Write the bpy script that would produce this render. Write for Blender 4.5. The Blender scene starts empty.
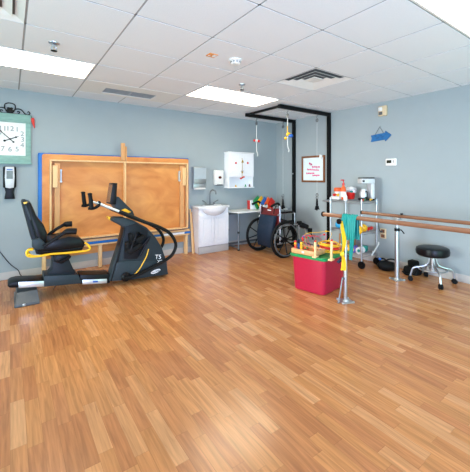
import bpy, bmesh, math, random
from mathutils import Vector, Matrix
PI = math.pi
random.seed(7)
sc = bpy.context.scene
COL = sc.collection

# ------------------------------------------------------------------ camera, world, light, exposure
F, YAW, HY, CX, CZ = 324.0, 0.636, 177.2, 249.3, 1.292
CEIL, YB, XR = 2.415, 5.114, 4.477
cam_d = bpy.data.cameras.new('camera')
cam = bpy.data.objects.new('camera', cam_d); COL.objects.link(cam)
cam.location = (0, 0, CZ); cam.rotation_euler = (PI / 2, 0, -YAW)
cam_d.sensor_fit = 'HORIZONTAL'; cam_d.sensor_width = 36; cam_d.lens = F / 470 * 36
cam_d.shift_x = (235 - CX) / 470; cam_d.shift_y = (HY - 236) / 470
cam_d.clip_start = 0.05
sc.camera = cam
w = bpy.data.worlds.new('world'); sc.world = w; w.use_nodes = True
bg = w.node_tree.nodes['Background']; bg.inputs[0].default_value = (0.88, 0.95, 1.0, 1); bg.inputs[1].default_value = 0.06
def area(name, loc, target, sx, sy, power, col):
    l = bpy.data.lights.new(name, 'AREA'); l.shape = 'RECTANGLE'; l.size = sx; l.size_y = sy
    l.energy = power; l.color = col
    o = bpy.data.objects.new(name, l); COL.objects.link(o); o.location = loc
    o.rotation_euler = (Vector(target) - Vector(loc)).to_track_quat('-Z', 'Y').to_euler()
    return o
wd = area('right_wall_fill', (-3.1, 2.6, 1.25), (4.4, 3.35, 0.55), 2.4, 1.1, 25, (0.94, 0.97, 1.0)); wd.data.spread = math.radians(50)  # added narrow-spread fill lamp that brightens the right wall, not a real window
area('ceiling_fill', (-0.6, -2.0, 0.6), (2.4, 2.6, 2.6), 2.6, 2.6, 350, (0.50, 0.63, 1.0))  # added bluish uplight behind the camera to brighten the ceiling
area('ceiling_fill_right', (3.0, -1.6, 0.6), (3.2, 1.0, 2.6), 2.0, 2.0, 64, (0.52, 1.0, 0.92))  # second added uplight, lifts the ceiling on the right
area('ceiling_fill_left', (-2.4, 1.6, 0.5), (-0.5, 3.0, 2.6), 2.0, 2.0, 70, (0.55, 1.0, 0.9))  # third added uplight, for the left part of the ceiling
sc.view_settings.view_transform = 'Standard'; sc.view_settings.look = 'None'
sc.view_settings.gamma = 1; sc.view_settings.use_curve_mapping = False
sc.view_settings.exposure = 0.09
LAMP = 10.0

# ------------------------------------------------------------------ measuring helpers
def ray(x, y):
    t = (x - CX) / F; v = (HY - y) / F
    return Vector((math.cos(YAW) * t + math.sin(YAW), -math.sin(YAW) * t + math.cos(YAW), v))
def zp(x, y, z=0.0):                       # point of the photo at height z
    r = ray(x, y); s = (z - CZ) / r.z; return Vector((r.x * s, r.y * s, z))
def atY(x, y, Y):
    r = ray(x, y); s = Y / r.y; return Vector((r.x * s, Y, CZ + r.z * s))
def atX(x, y, X):
    r = ray(x, y); s = X / r.x; return Vector((X, r.y * s, CZ + r.z * s))

# ------------------------------------------------------------------ materials
def s2l(c): return c / 12.92 if c <= 0.04045 else ((c + 0.055) / 1.055) ** 2.4
def rgb(h):
    h = h.lstrip('#'); return tuple(s2l(int(h[i:i + 2], 16) / 255) for i in (0, 2, 4)) + (1,)
def mat(name, hexc, rough=0.5, metal=0.0, var=0.06, scale=30, bump=0.0, coat=0.0, stretch=(1, 1, 1), alpha=None, trans=0):
    m = bpy.data.materials.new(name); m.use_nodes = True
    nt = m.node_tree; b = nt.nodes['Principled BSDF']
    c = rgb(hexc)
    tc = nt.nodes.new('ShaderNodeTexCoord'); mp = nt.nodes.new('ShaderNodeMapping'); mp.inputs['Scale'].default_value = stretch
    nt.links.new(tc.outputs['Object'], mp.inputs[0])
    n = nt.nodes.new('ShaderNodeTexNoise'); n.inputs['Scale'].default_value = scale; n.inputs['Detail'].default_value = 4
    nt.links.new(mp.outputs[0], n.inputs['Vector'])
    r = nt.nodes.new('ShaderNodeValToRGB')
    r.color_ramp.elements[0].position = 0.3; r.color_ramp.elements[1].position = 0.7
    r.color_ramp.elements[0].color = tuple(max(0, v * (1 - var)) for v in c[:3]) + (1,)
    r.color_ramp.elements[1].color = tuple(min(1, v * (1 + var)) for v in c[:3]) + (1,)
    nt.links.new(n.outputs['Fac'], r.inputs[0]); nt.links.new(r.outputs[0], b.inputs['Base Color'])
    b.inputs['Roughness'].default_value = rough; b.inputs['Metallic'].default_value = metal
    b.inputs['Coat Weight'].default_value = coat
    if max(c[:3]) < 0.06: b.inputs['Specular IOR Level'].default_value = 0.22
    if trans: b.inputs['Transmission Weight'].default_value = trans
    if bump:
        bp = nt.nodes.new('ShaderNodeBump'); bp.inputs['Strength'].default_value = bump; bp.inputs['Distance'].default_value = 0.01
        nt.links.new(n.outputs['Fac'], bp.inputs['Height']); nt.links.new(bp.outputs[0], b.inputs['Normal'])
    return m
def emit(name, hexc, strength):
    m = bpy.data.materials.new(name); m.use_nodes = True
    b = m.node_tree.nodes['Principled BSDF']; b.inputs['Base Color'].default_value = rgb(hexc)
    b.inputs['Emission Color'].default_value = rgb(hexc); b.inputs['Emission Strength'].default_value = strength
    return m
def floor_material():
    m = bpy.data.materials.new('laminate'); m.use_nodes = True
    nt = m.node_tree; N = nt.nodes; L = nt.links; b = N['Principled BSDF']
    def math_(op, a, bb=None, c=None):
        n = N.new('ShaderNodeMath'); n.operation = op
        for i, v in enumerate((a, bb, c)):
            if v is None: continue
            if isinstance(v, (int, float)): n.inputs[i].default_value = v
            else: L.new(v, n.inputs[i])
        return n.outputs[0]
    tc = N.new('ShaderNodeTexCoord'); sp = N.new('ShaderNodeSeparateXYZ'); L.new(tc.outputs['Object'], sp.inputs[0])
    u = math_('DIVIDE', sp.outputs[0], 0.066); row = math_('FLOOR', u)
    wn = N.new('ShaderNodeTexWhiteNoise'); wn.noise_dimensions = '1D'; L.new(row, wn.inputs['W'])
    v = math_('ADD', math_('DIVIDE', sp.outputs[1], 0.40), math_('MULTIPLY', wn.outputs['Value'], 9.0)); col = math_('FLOOR', v)
    cb = N.new('ShaderNodeCombineXYZ'); L.new(row, cb.inputs[0]); L.new(col, cb.inputs[1])
    w2 = N.new('ShaderNodeTexWhiteNoise'); w2.noise_dimensions = '2D'; L.new(cb.outputs[0], w2.inputs['Vector'])
    rp = N.new('ShaderNodeValToRGB'); cr = rp.color_ramp
    stops = [(0.0, FLOORC[0]), (0.25, FLOORC[1]), (0.55, FLOORC[2]), (0.8, FLOORC[3]), (1.0, FLOORC[4])]
    cr.elements[0].position = 0; cr.elements[0].color = rgb(stops[0][1]); cr.elements[1].position = 1; cr.elements[1].color = rgb(stops[-1][1])
    for p, h in stops[1:-1]:
        e = cr.elements.new(p); e.color = rgb(h)
    L.new(w2.outputs['Value'], rp.inputs[0])
    # grain
    off = N.new('ShaderNodeVectorMath'); off.operation = 'SCALE'; L.new(w2.outputs['Color'], off.inputs[0]); off.inputs['Scale'].default_value = 13
    ad = N.new('ShaderNodeVectorMath'); ad.operation = 'ADD'; L.new(tc.outputs['Object'], ad.inputs[0]); L.new(off.outputs[0], ad.inputs[1])
    mp = N.new('ShaderNodeMapping'); mp.inputs['Scale'].default_value = (40, 2.2, 1); L.new(ad.outputs[0], mp.inputs[0])
    nz = N.new('ShaderNodeTexNoise'); nz.inputs['Scale'].default_value = 1.6; nz.inputs['Detail'].default_value = 5; nz.inputs['Distortion'].default_value = 0.6
    L.new(mp.outputs[0], nz.inputs['Vector'])
    g = math_('MULTIPLY_ADD', nz.outputs['Fac'], 1.15, 0.42)
    # seams
    fu = math_('FRACT', u); fv = math_('FRACT', v)
    su = math_('LESS_THAN', fu, 0.03); sv = math_('LESS_THAN', fv, 0.006)
    seam = math_('MULTIPLY_ADD', math_('MAXIMUM', su, sv), -0.22, 1.0)
    mul = N.new('ShaderNodeVectorMath'); mul.operation = 'SCALE'; L.new(rp.outputs[0], mul.inputs[0]); L.new(math_('MULTIPLY', g, seam), mul.inputs['Scale'])
    L.new(mul.outputs[0], b.inputs['Base Color'])
    b.inputs['Roughness'].default_value = 0.24; b.inputs['Specular IOR Level'].default_value = 0.6
    return m
def plywood(name, hexa, hexb, stretch):
    m = mat(name, hexa, 0.45, 0, 0.1, 2.2, 0, 0.1, stretch)
    n = [x for x in m.node_tree.nodes if x.type == 'TEX_NOISE'][0]; n.inputs['Distortion'].default_value = 1.2; n.inputs['Detail'].default_value = 6
    r = [x for x in m.node_tree.nodes if x.type == 'VALTORGB'][0]
    r.color_ramp.elements[0].color = rgb(hexb); r.color_ramp.elements[1].color = rgb(hexa)
    return m
FLOORC = ['#ad6f41', '#b77849', '#bd804b', '#c38651', '#cb9361']
M = dict(
    floor=floor_material(),
    wall=mat('wall_paint', '#a0abad', 0.75, 0, 0.015, 6, 0.02),
    tile=mat('ceiling_tile', '#eaeef2', 0.9, 0, 0.02, 120, 0.15),
    grid=mat('grid_metal', '#a2a3a5', 0.6, 0, 0.02),
    base=mat('vinyl_baseboard', '#bdb9b4', 0.6, 0, 0.04, 10),
    white=mat('white_laminate', '#f6f8fa', 0.35, 0, 0.02),
    ceramic=mat('white_ceramic', '#f2f4f5', 0.15, 0, 0.01, coat=0.4),
    plastic_w=mat('white_plastic', '#ecebe6', 0.4, 0, 0.02),
    tabletop=mat('grey_laminate', '#dfe2df', 0.4, 0, 0.03),
    chrome=mat('chrome', '#b9bdc2', 0.3, 0.9, 0.02),
    steel=mat('brushed_steel', '#c3c8cb', 0.36, 0.9, 0.05, 30, 0, 0, (1, 40, 1)),
    alu=mat('aluminium', '#d5dbe0', 0.32, 0.7, 0.03),
    black=mat('black_plastic', '#0d0e10', 0.4, 0, 0.1),
    rubber=mat('black_rubber', '#0c0d0e', 0.65, 0, 0.1),
    vinyl=mat('black_vinyl', '#101113', 0.33, 0, 0.1, 60, 0.05),
    frame=mat('black_paint', '#050506', 0.6, 0, 0.1),
    shroud=mat('slate_plastic', '#2e383d', 0.42, 0, 0.05),
    shroud_d=mat('dark_slate_plastic', '#181d23', 0.45, 0, 0.06),
    grey=mat('grey_plastic', '#53575b', 0.45, 0, 0.05),
    yellow=mat('yellow_paint', '#f2b81c', 0.4, 0, 0.05),
    ply=plywood('plywood', '#e6a156', '#c97a38', (1, 1, 1.8)),
    ply_edge=mat('plywood_rim', '#d9964f', 0.5, 0, 0.1, 4, 0, 0, (1, 1, 6)),
    pine=mat('pine', '#ecc48c', 0.5, 0, 0.07, 6, 0, 0, (8, 8, 1)),
    pine_d=mat('pine_tan', '#d9a269', 0.5, 0, 0.08, 6, 0, 0, (8, 8, 1)),
    mat_blue=mat('blue_vinyl', '#0a6cc0', 0.4, 0, 0.05),
    teal_w=mat('teal_wash', '#86ada3', 0.7, 0, 0.12, 14, 0.1, 0, (1, 1, 4)),
    face=mat('clock_paper', '#eef0ec', 0.7, 0, 0.03, 8),
    iron=mat('wrought_iron', '#20211f', 0.5, 0.4, 0.2),
    ink=mat('grey_ink', '#7d8a8c', 0.7, 0, 0.2),
    red=mat('red_plastic', '#d8231c', 0.35, 0, 0.06),
    orange=mat('orange_plastic', '#f0642a', 0.4, 0, 0.06),
    green=mat('green_plastic', '#0d9050', 0.4, 0, 0.06),
    leaf=mat('green_stem', '#2f6b2b', 0.5, 0, 0.1),
    blue=mat('blue_plastic', '#2563b8', 0.4, 0, 0.06),
    sky=mat('light_blue_rubber', '#2f9fd0', 0.4, 0, 0.1),
    purple=mat('purple_wrap', '#6d63b4', 0.6, 0, 0.08),
    pink=mat('pink_ink', '#e0568c', 0.7, 0, 0.1),
    crimson=mat('crimson_tote', '#b01a3a', 0.33, 0, 0.03),
    band_t=mat('teal_latex', '#0c9186', 0.5, 0, 0.06, 12),
    band_y=mat('yellow_latex', '#efc92b', 0.5, 0, 0.06, 12),
    navy=mat('navy_nylon', '#1b2b3d', 0.55, 0, 0.12, 25, 0.15),
    burg=mat('burgundy_vinyl', '#651a1c', 0.4, 0, 0.1, 40, 0.05),
    wood=mat('varnished_rail', '#8c6248', 0.14, 0, 0.12, 8, 0, 0.5, (12, 1, 12)),
    wframe=mat('walnut_frame', '#7d4a22', 0.45, 0, 0.2, 12),
    paper=mat('print_paper', '#e3efee', 0.6, 0, 0.03, 5),
    beige=mat('beige_plastic', '#ddc6a0', 0.5, 0, 0.05),
    brown=mat('brown_plate', '#7a4b34', 0.5, 0, 0.1),
    card=mat('cardboard', '#b07a4e', 0.7, 0, 0.08),
    sign=mat('blue_board', '#14659f', 0.6, 0, 0.12, 20),
    sign_d=mat('dark_blue_paint', '#0c4675', 0.6, 0, 0.1),
    rope=mat('white_cord', '#e4e6e2', 0.7, 0, 0.05),
    cloth=mat('white_cloth', '#e7e8e6', 0.85, 0, 0.05, 20, 0.2),
    screen=mat('dark_screen', '#2d2e22', 0.2, 0, 0.1),
    gold=mat('gold_metal', '#b0903a', 0.35, 0.7, 0.1),
    glass=mat('smoked_glass', '#4a3a30', 0.1, 0, 0.1),
    wine=mat('dark_window', '#5a1f1a', 0.2, 0, 0.1),
    ventgrey=mat('vent_dark_grey', '#5e6062', 0.7), ventlight=mat('vent_grey', '#a9abad', 0.6),  # darker grey of the vent backing and the table foot rail
    darksteel=mat('dull_steel', '#7d8285', 0.4, 0.6), silver=mat('silver_plastic', '#d0d3d5', 0.35, 0.1),
    lens=emit('lamp_diffuser', '#fff2d8', LAMP),
)

# ------------------------------------------------------------------ mesh builder
class MB:
    def __init__(s): s.bm = bmesh.new()
    def _merge(s, t):
        me = bpy.data.meshes.new('t'); t.to_mesh(me); t.free(); s.bm.from_mesh(me); bpy.data.meshes.remove(me); return s
    def box(s, c, d, rot=None, bev=0, seg=2):
        t = bmesh.new(); bmesh.ops.create_cube(t, size=1)
        for v in t.verts: v.co = Vector((v.co.x * d[0], v.co.y * d[1], v.co.z * d[2]))
        if bev: bmesh.ops.bevel(t, geom=t.edges[:], offset=min(bev, min(d) * 0.49), segments=seg, profile=0.5, affect='EDGES')
        R = rot if isinstance(rot, Matrix) else (Matrix.Rotation(rot, 3, 'Z') if rot else Matrix.Identity(3))
        for v in t.verts: v.co = R @ v.co + Vector(c)
        return s._merge(t)
    def b2(s, lo, hi, bev=0, seg=2):
        return s.box([(a + b) / 2 for a, b in zip(lo, hi)], [abs(b - a) for a, b in zip(lo, hi)], None, bev, seg)
    def prism(s, A, off, bev=0, seg=2):           # polygon A (3D) pushed along off
        t = bmesh.new(); off = Vector(off)
        a = [t.verts.new(Vector(p)) for p in A]; b = [t.verts.new(Vector(p) + off) for p in A]
        n = len(A); t.faces.new(a); t.faces.new(b[::-1])
        for i in range(n): t.faces.new((a[i], b[i], b[(i + 1) % n], a[(i + 1) % n]))
        bmesh.ops.recalc_face_normals(t, faces=t.faces[:])
        if bev:
            ed = [e for e in t.edges if len(e.link_faces) == 2 and e.calc_face_angle(0) > 0.5]
            bmesh.ops.bevel(t, geom=ed, offset=bev, segments=seg, profile=0.5, affect='EDGES')
        return s._merge(t)
    def tube(s, path, r, seg=8, closed=False, cap=True):
        P = [Vector(p) for p in path]; n = len(P); t = bmesh.new()
        rs = r if isinstance(r, (list, tuple)) else [r] * n
        rings = []; up = None
        for i, p in enumerate(P):
            a = P[(i - 1) % n] if (closed or i > 0) else p; b = P[(i + 1) % n] if (closed or i < n - 1) else p
            d = (b - a).normalized() if (b - a).length > 1e-9 else Vector((0, 0, 1))
            if up is None:
                up = Vector((0, 0, 1)) if abs(d.z) < 0.9 else Vector((1, 0, 0))
            u = (up - d * up.dot(d))
            if u.length < 1e-6: u = d.orthogonal()
            u.normalize(); up = u; v = d.cross(u)
            rings.append([t.verts.new(p + (u * math.cos(2 * PI * k / seg) + v * math.sin(2 * PI * k / seg)) * rs[i]) for k in range(seg)])
        for i in range(n if closed else n - 1):
            a = rings[i]; b = rings[(i + 1) % n]
            for k in range(seg): t.faces.new((a[k], a[(k + 1) % seg], b[(k + 1) % seg], b[k]))
        if cap and not closed:
            t.faces.new(rings[0][::-1]); t.faces.new(rings[-1])
        bmesh.ops.recalc_face_normals(t, faces=t.faces[:])
        return s._merge(t)
    def cyl(s, a, b, r, r2=None, seg=20): return s.tube([a, b], [r, r if r2 is None else r2], seg)
    def sph(s, c, r, sx=(1, 1, 1), u=16, v=10):
        t = bmesh.new(); bmesh.ops.create_uvsphere(t, u_segments=u, v_segments=v, radius=r)
        for q in t.verts: q.co = Vector((q.co.x * sx[0], q.co.y * sx[1], q.co.z * sx[2])) + Vector(c)
        return s._merge(t)
    def torus(s, c, R, r, axis='Z', seg=28, rs=8, a0=0, a1=2 * PI):
        full = abs(a1 - a0 - 2 * PI) < 1e-6; n = seg if full else seg + 1
        pts = []
        for i in range(n):
            a = a0 + (a1 - a0) * i / seg; x, y = R * math.cos(a), R * math.sin(a)
            pts.append(Vector(c) + Vector({'Z': (x, y, 0), 'Y': (x, 0, y), 'X': (0, x, y)}[axis]))
        return s.tube(pts, r, rs, full)
    def lathe(s, prof, c, seg=24, rot=None):
        t = bmesh.new(); rings = []
        R = rot or Matrix.Identity(3)
        for r, z in prof:
            rings.append([t.verts.new(R @ Vector((max(r, 1e-4) * math.cos(2 * PI * k / seg), max(r, 1e-4) * math.sin(2 * PI * k / seg), z)) + Vector(c)) for k in range(seg)])
        for a, b in zip(rings, rings[1:]):
            for k in range(seg): t.faces.new((a[k], a[(k + 1) % seg], b[(k + 1) % seg], b[k]))
        t.faces.new(rings[0][::-1]); t.faces.new(rings[-1])
        bmesh.ops.recalc_face_normals(t, faces=t.faces[:])
        return s._merge(t)
    def ribbon(s, path, wid, wdir, th=0.004, wave=0.0, nw=8):     # cloth strip following path, with folds across
        P = [Vector(p) for p in path]; n = len(P); t = bmesh.new(); wdir = Vector(wdir).normalized(); rows = []
        for i, p in enumerate(P):
            d = (P[min(i + 1, n - 1)] - P[max(i - 1, 0)]).normalized(); nn = d.cross(wdir).normalized()
            W = wid[i] if isinstance(wid, (list, tuple)) else wid
            rows.append([(p + wdir * W * (k / nw - 0.5) + nn * wave * math.sin(k * 2.1 + i * 0.15), nn) for k in range(nw + 1)])
        top = [[t.verts.new(q + m_ * th / 2) for q, m_ in r] for r in rows]; bot = [[t.verts.new(q - m_ * th / 2) for q, m_ in r] for r in rows]
        for i in range(n - 1):
            for k in range(nw):
                t.faces.new((top[i][k], top[i][k + 1], top[i + 1][k + 1], top[i + 1][k])); t.faces.new((bot[i][k], bot[i + 1][k], bot[i + 1][k + 1], bot[i][k + 1]))
            for k, o in ((0, 1), (nw, -1)):
                t.faces.new((top[i][k], top[i + 1][k], bot[i + 1][k], bot[i][k]))
        for k in range(nw):
            t.faces.new((top[0][k], top[0][k + 1], bot[0][k + 1], bot[0][k])); t.faces.new((top[-1][k], top[-1][k + 1], bot[-1][k + 1], bot[-1][k]))
        bmesh.ops.recalc_face_normals(t, faces=t.faces[:])
        return s._merge(t)
    def text(s, body, size, origin, ux, uy, depth=0.002, align='CENTER'):
        cu = bpy.data.curves.new('txt', 'FONT'); cu.body = body; cu.size = size; cu.extrude = depth / 2; cu.align_x = align; cu.align_y = 'CENTER'
        ob = bpy.data.objects.new('txt', cu); COL.objects.link(ob)
        dg = bpy.context.evaluated_depsgraph_get(); dg.update()
        me = bpy.data.meshes.new_from_object(ob.evaluated_get(dg))
        ux = Vector(ux).normalized(); uy = Vector(uy).normalized(); uz = ux.cross(uy)
        for v in me.vertices: v.co = Vector(origin) + ux * v.co.x + uy * v.co.y + uz * v.co.z
        s.bm.from_mesh(me); bpy.data.meshes.remove(me); bpy.data.objects.remove(ob); bpy.data.curves.remove(cu)
        return s
    def rotz(s, a, c):
        R = Matrix.Rotation(a, 3, 'Z'); c = Vector(c)
        for v in s.bm.verts: v.co = R @ (v.co - c) + c
        return s
    def build(s, name, m, parent=None, smooth=35, label=None):
        me = bpy.data.meshes.new(name)
        root = WROOT.get(parent.name) if parent else None
        if root is None:
            xs = [v.co for v in s.bm.verts]
            root = Vector(((min(v.x for v in xs) + max(v.x for v in xs)) / 2, (min(v.y for v in xs) + max(v.y for v in xs)) / 2, min(v.z for v in xs)))
            if parent is None and name.split('_')[0] in ('floor', 'ceiling', 'wall'): root = Vector((0, 0, 0))
        for v in s.bm.verts: v.co -= root
        s.bm.to_mesh(me); s.bm.free()
        me.materials.append(m)
        if smooth:
            for p in me.polygons: p.use_smooth = True
            me.set_sharp_from_angle(angle=math.radians(smooth))
        o = bpy.data.objects.new(name, me); COL.objects.link(o)
        if parent: o.parent = parent
        else: o.location = root
        WROOT[o.name] = root
        if label: o['label'] = label
        return o
WROOT = {}
def tag(o, label, cat, group=None, kind=None):
    if label: o['label'] = label
    if cat: o['category'] = cat
    if group: o['group'] = group
    if kind: o['kind'] = kind
    return o
def thing(name, label, cat, loc, group=None):
    o = bpy.data.objects.new(name, None); COL.objects.link(o); o.location = loc; o.empty_display_size = 0.1
    WROOT[o.name] = Vector(loc)
    return tag(o, label, cat, group)
def struct(mb, name, m, smooth=35):
    o = mb.build(name, m, None, smooth); o['kind'] = 'structure'; return o
def dup(root, loc, label, group=None):
    r = root.copy(); COL.objects.link(r); r.location = loc; r['label'] = label
    if group: r['group'] = group
    for ch in list(root.children):
        c = ch.copy(); COL.objects.link(c); c.parent = r
        for g in ch.children:
            d = g.copy(); COL.objects.link(d); d.parent = c
    return r
def cr(pts, n=6, closed=False):                # Catmull-Rom through pts
    P = [Vector(p) for p in pts]; out = []; N = len(P)
    rng = range(N) if closed else range(N - 1)
    for i in rng:
        p0 = P[(i - 1) % N] if closed or i > 0 else P[i]; p1 = P[i]; p2 = P[(i + 1) % N]
        p3 = P[(i + 2) % N] if closed or i + 2 < N else p2
        for k in range(n):
            t = k / n
            out.append(0.5 * ((2 * p1) + (p2 - p0) * t + (2 * p0 - 5 * p1 + 4 * p2 - p3) * t * t + (3 * p1 - p0 - 3 * p2 + p3) * t ** 3))
    if not closed: out.append(P[-1])
    return out
def V(*a): return Vector(a)

# ================================================================== SETTING
struct(MB().b2((-3.2, -3.2, -0.06), (XR + 0.1, YB + 0.1, 0)), 'floor', M['floor'], 0)
struct(MB().b2((-3.2, YB, 0), (XR + 0.1, YB + 0.1, CEIL + 0.1)), 'wall_back', M['wall'], 0)
struct(MB().b2((XR, -3.2, 0), (XR + 0.1, YB, CEIL + 0.1)), 'wall_right', M['wall'], 0)
struct(MB().b2((-3.2, YB - 0.008, 0), (XR, YB, 0.095), 0.003), 'baseboard_back', M['base'])
struct(MB().b2((XR - 0.008, -3.2, 0), (XR, YB - 0.008, 0.095), 0.003), 'baseboard_right', M['base'])
# suspended ceiling: tiles with the grid set a little above them
T, OX, OY = 0.61, 0.089, 2.271
lights = [(-1, 2), (3, 2), (3, -3), (-1, -3)]
holes = {(-1, 0), (4, 0)}
for i, j in lights: holes |= {(i, j), (i + 1, j)}
holes |= {(1, 3), (2, 3)}
cb = MB()
for i in range(-6, 8):
    for j in range(-9, 5):
        if (i, j) in holes: continue
        x0, x1 = max(OX + i * T, -3.2), min(OX + (i + 1) * T, XR); y0, y1 = max(OY + j * T, -3.2), min(OY + (j + 1) * T, YB)
        if x1 - x0 < 0.03 or y1 - y0 < 0.03: continue
        g = 0.007
        cb.b2((x0 + g, y0 + g, CEIL), (x1 - (0 if x1 == XR else g), y1 - (0 if y1 == YB else g), CEIL + 0.02))
struct(cb, 'ceiling', M['tile'], 0)
gb = MB()
gb.b2((-3.2, -3.2, CEIL + 0.03), (XR, YB, CEIL + 0.05))
for i in range(-6, 9):
    x = OX + i * T
    if -3.2 < x < XR: gb.b2((x - 0.012, -3.2, CEIL + 0.003), (x + 0.012, YB, CEIL + 0.03))
for j in range(-9, 6):
    y = OY + j * T
    if -3.2 < y < YB: gb.b2((-3.2, y - 0.012, CEIL + 0.003), (XR, y + 0.012, CEIL + 0.03))
gd = struct(gb, 'trim_1', M['grid'], 0)

# ceiling lights
def ceiling_light(i, j, label):
    x0, y0 = OX + i * T, OY + j * T; x1, y1 = x0 + 2 * T, y0 + T
    t = thing('ceiling_light', label, 'ceiling light', ((x0 + x1) / 2, (y0 + y1) / 2, CEIL - 0.004), 'recessed ceiling lights')
    f = MB(); wd = 0.016; e = 0.008
    for lo, hi in (((x0 + e, y0 + e), (x1 - e, y0 + e + wd)), ((x0 + e, y1 - e - wd), (x1 - e, y1 - e)), ((x0 + e, y0 + e + wd), (x0 + e + wd, y1 - e - wd)), ((x1 - e - wd, y0 + e + wd), (x1 - e, y1 - e - wd))):
        f.b2((*lo, CEIL - 0.004), (*hi, CEIL + 0.02))
    f.build('frame', M['plastic_w'], t, 0)
    MB().b2((x0 + e + wd, y0 + e + wd, CEIL), (x1 - e - wd, y1 - e - wd, CEIL + 0.008)).build('diffuser', M['lens'], t, 0)
ceiling_light(-1, 2, 'lit recessed ceiling panel above the square clock, at the left edge')
ceiling_light(3, 2, 'lit recessed ceiling panel near the corner, beside the black overhead frame')
ceiling_light(3, -3, 'lit recessed ceiling panel cut off by the upper right corner of the picture')

# square air diffusers
def square_vent(i, j, label, nest):
    x0, y0 = OX + i * T, OY + j * T; cx, cy = x0 + T / 2, y0 + T / 2
    t = thing('ceiling_vent', label, 'air vent', (cx, cy, CEIL - 0.003), 'square ceiling vents')
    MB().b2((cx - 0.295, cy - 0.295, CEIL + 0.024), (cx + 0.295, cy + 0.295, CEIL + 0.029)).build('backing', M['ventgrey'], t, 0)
    for k, hw in enumerate(nest):
        f = MB(); n = bmesh.new()
        o0, o1, z0, z1 = hw, hw - 0.055, CEIL - 0.003, CEIL + 0.022
        A = [(o0, z0), (o1, z1)]
        vs = []
        for (h, z) in ((o0, z0), (o1, z1), (o1, z1 + 0.003), (o0, z0 + 0.003)):
            vs.append([n.verts.new((cx + sx * h, cy + sy * h, z)) for sx, sy in ((-1, -1), (1, -1), (1, 1), (-1, 1))])
        for q in range(4):
            a, b = vs[q], vs[(q + 1) % 4]
            for c in range(4): n.faces.new((a[c], a[(c + 1) % 4], b[(c + 1) % 4], b[c]))
        bmesh.ops.recalc_face_normals(n, faces=n.faces[:]); f._merge(n)
        f.build('louver', M['plastic_w'], t, 0)
    MB().b2((cx - 0.075, cy - 0.075, CEIL + 0.002), (cx + 0.075, cy + 0.075, CEIL + 0.01)).build('centre_plate', M['plastic_w'], t, 0)
square_vent(4, 0, 'square white louvered air vent in ceiling beside the overhead frame', (0.298, 0.228, 0.158))
square_vent(-1, 0, 'square white louvered air vent at the upper left corner of ceiling', (0.298, 0.228, 0.158))
# long return grille near the back wall
x0, y0 = OX + 1 * T, OY + 3 * T
t = thing('return_grille', 'long flat white return air grille in ceiling above the wooden platform', 'air vent', (x0 + T, y0 + T / 2, CEIL - 0.002))
fp = MB()
gx0, gx1, gy0, gy1 = 0.97, 1.62, 4.34, 4.60
for lo, hi in (((x0 + .008, y0 + .008), (gx0, y0 + T - .008)), ((gx1, y0 + .008), (x0 + 2 * T - .008, y0 + T - .008)), ((gx0, y0 + .008), (gx1, gy0)), ((gx0, gy1), (gx1, y0 + T - .008))):
    fp.b2((*lo, CEIL - 0.002), (*hi, CEIL + 0.012))
fp.build('plate', M['plastic_w'], t, 0)
sl = MB()
for k in range(12):
    y = gy0 + (k + 0.5) * (gy1 - gy0) / 12
    sl.box((0.5 * (gx0 + gx1), y, CEIL + 0.006), (gx1 - gx0, 0.016, 0.0025), Matrix.Rotation(0.5, 3, 'X'))
sl.b2((gx0, gy0, CEIL + 0.018), (gx1, gy1, CEIL + 0.022))
sl.build('slats', M['ventlight'], t, 0)

# sprinklers, smoke detector, orange tag
def sprinkler(p, label):
    t = thing('fire_sprinkler', label, 'sprinkler', (p.x, p.y, CEIL - 0.07), 'chrome sprinkler heads')
    MB().lathe([(0.042, 0), (0.040, -0.006), (0.020, -0.012), (0.018, 0)], (p.x, p.y, CEIL)).build('escutcheon', M['chrome'], t)
    b = MB().cyl((p.x, p.y, CEIL - 0.012), (p.x, p.y, CEIL - 0.034), 0.011)
    for sx in (-1, 1): b.tube(cr([(p.x + sx * 0.009, p.y, CEIL - 0.034), (p.x + sx * 0.02, p.y, CEIL - 0.046), (p.x + sx * 0.004, p.y, CEIL - 0.064)], 5), 0.004)
    b.build('body', M['steel'], t)
    MB().lathe([(0.004, 0.004), (0.024, 0.002), (0.024, -0.002), (0.004, -0.004)], (p.x, p.y, CEIL - 0.066)).build('deflector', M['iron'], t)
sprinkler(zp(54, 43, CEIL), 'chrome sprinkler head on ceiling tile beside the left light panel')
sprinkler(zp(242, 84.5, CEIL), 'chrome sprinkler head on ceiling just above the corner light panel')
p = zp(235.5, 60, CEIL)
t = thing('smoke_detector', 'round white smoke detector on the ceiling near the orange tag', 'smoke detector', (p.x, p.y, CEIL - 0.045))
MB().lathe([(0.065, 0), (0.065, -0.012), (0.055, -0.018), (0.0, -0.018)], (p.x, p.y, CEIL)).build('base', M['plastic_w'], t)
d = MB().lathe([(0.05, -0.018), (0.048, -0.034), (0.036, -0.044), (0.0, -0.045)], (p.x, p.y, CEIL))
d.build('head', M['plastic_w'], t)
vv = MB()
for k in range(10):
    a = k * PI / 5; vv.box((p.x + 0.049 * math.cos(a), p.y + 0.049 * math.sin(a), CEIL - 0.026), (0.004, 0.018, 0.008), a)
vv.build('vent_slots', M['grey'], t)
p = zp(212, 55, CEIL)
tg = MB().box((p.x, p.y, CEIL - 0.003), (0.085, 0.085, 0.006), 0.0, 0.002)
t = thing('ceiling_tag', 'small square orange and white tag stuck to ceiling tile', 'tag', (p.x, p.y, CEIL - 0.006))
tg.build('plate', mat('pale_orange', '#e79a55', 0.6), t)
MB().box((p.x + 0.02, p.y - 0.005, CEIL - 0.0065), (0.03, 0.05, 0.001)).box((p.x - 0.022, p.y + 0.012, CEIL - 0.0065), (0.025, 0.012, 0.001)).build('white_mark', M['white'], t, label='white marking')

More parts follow.
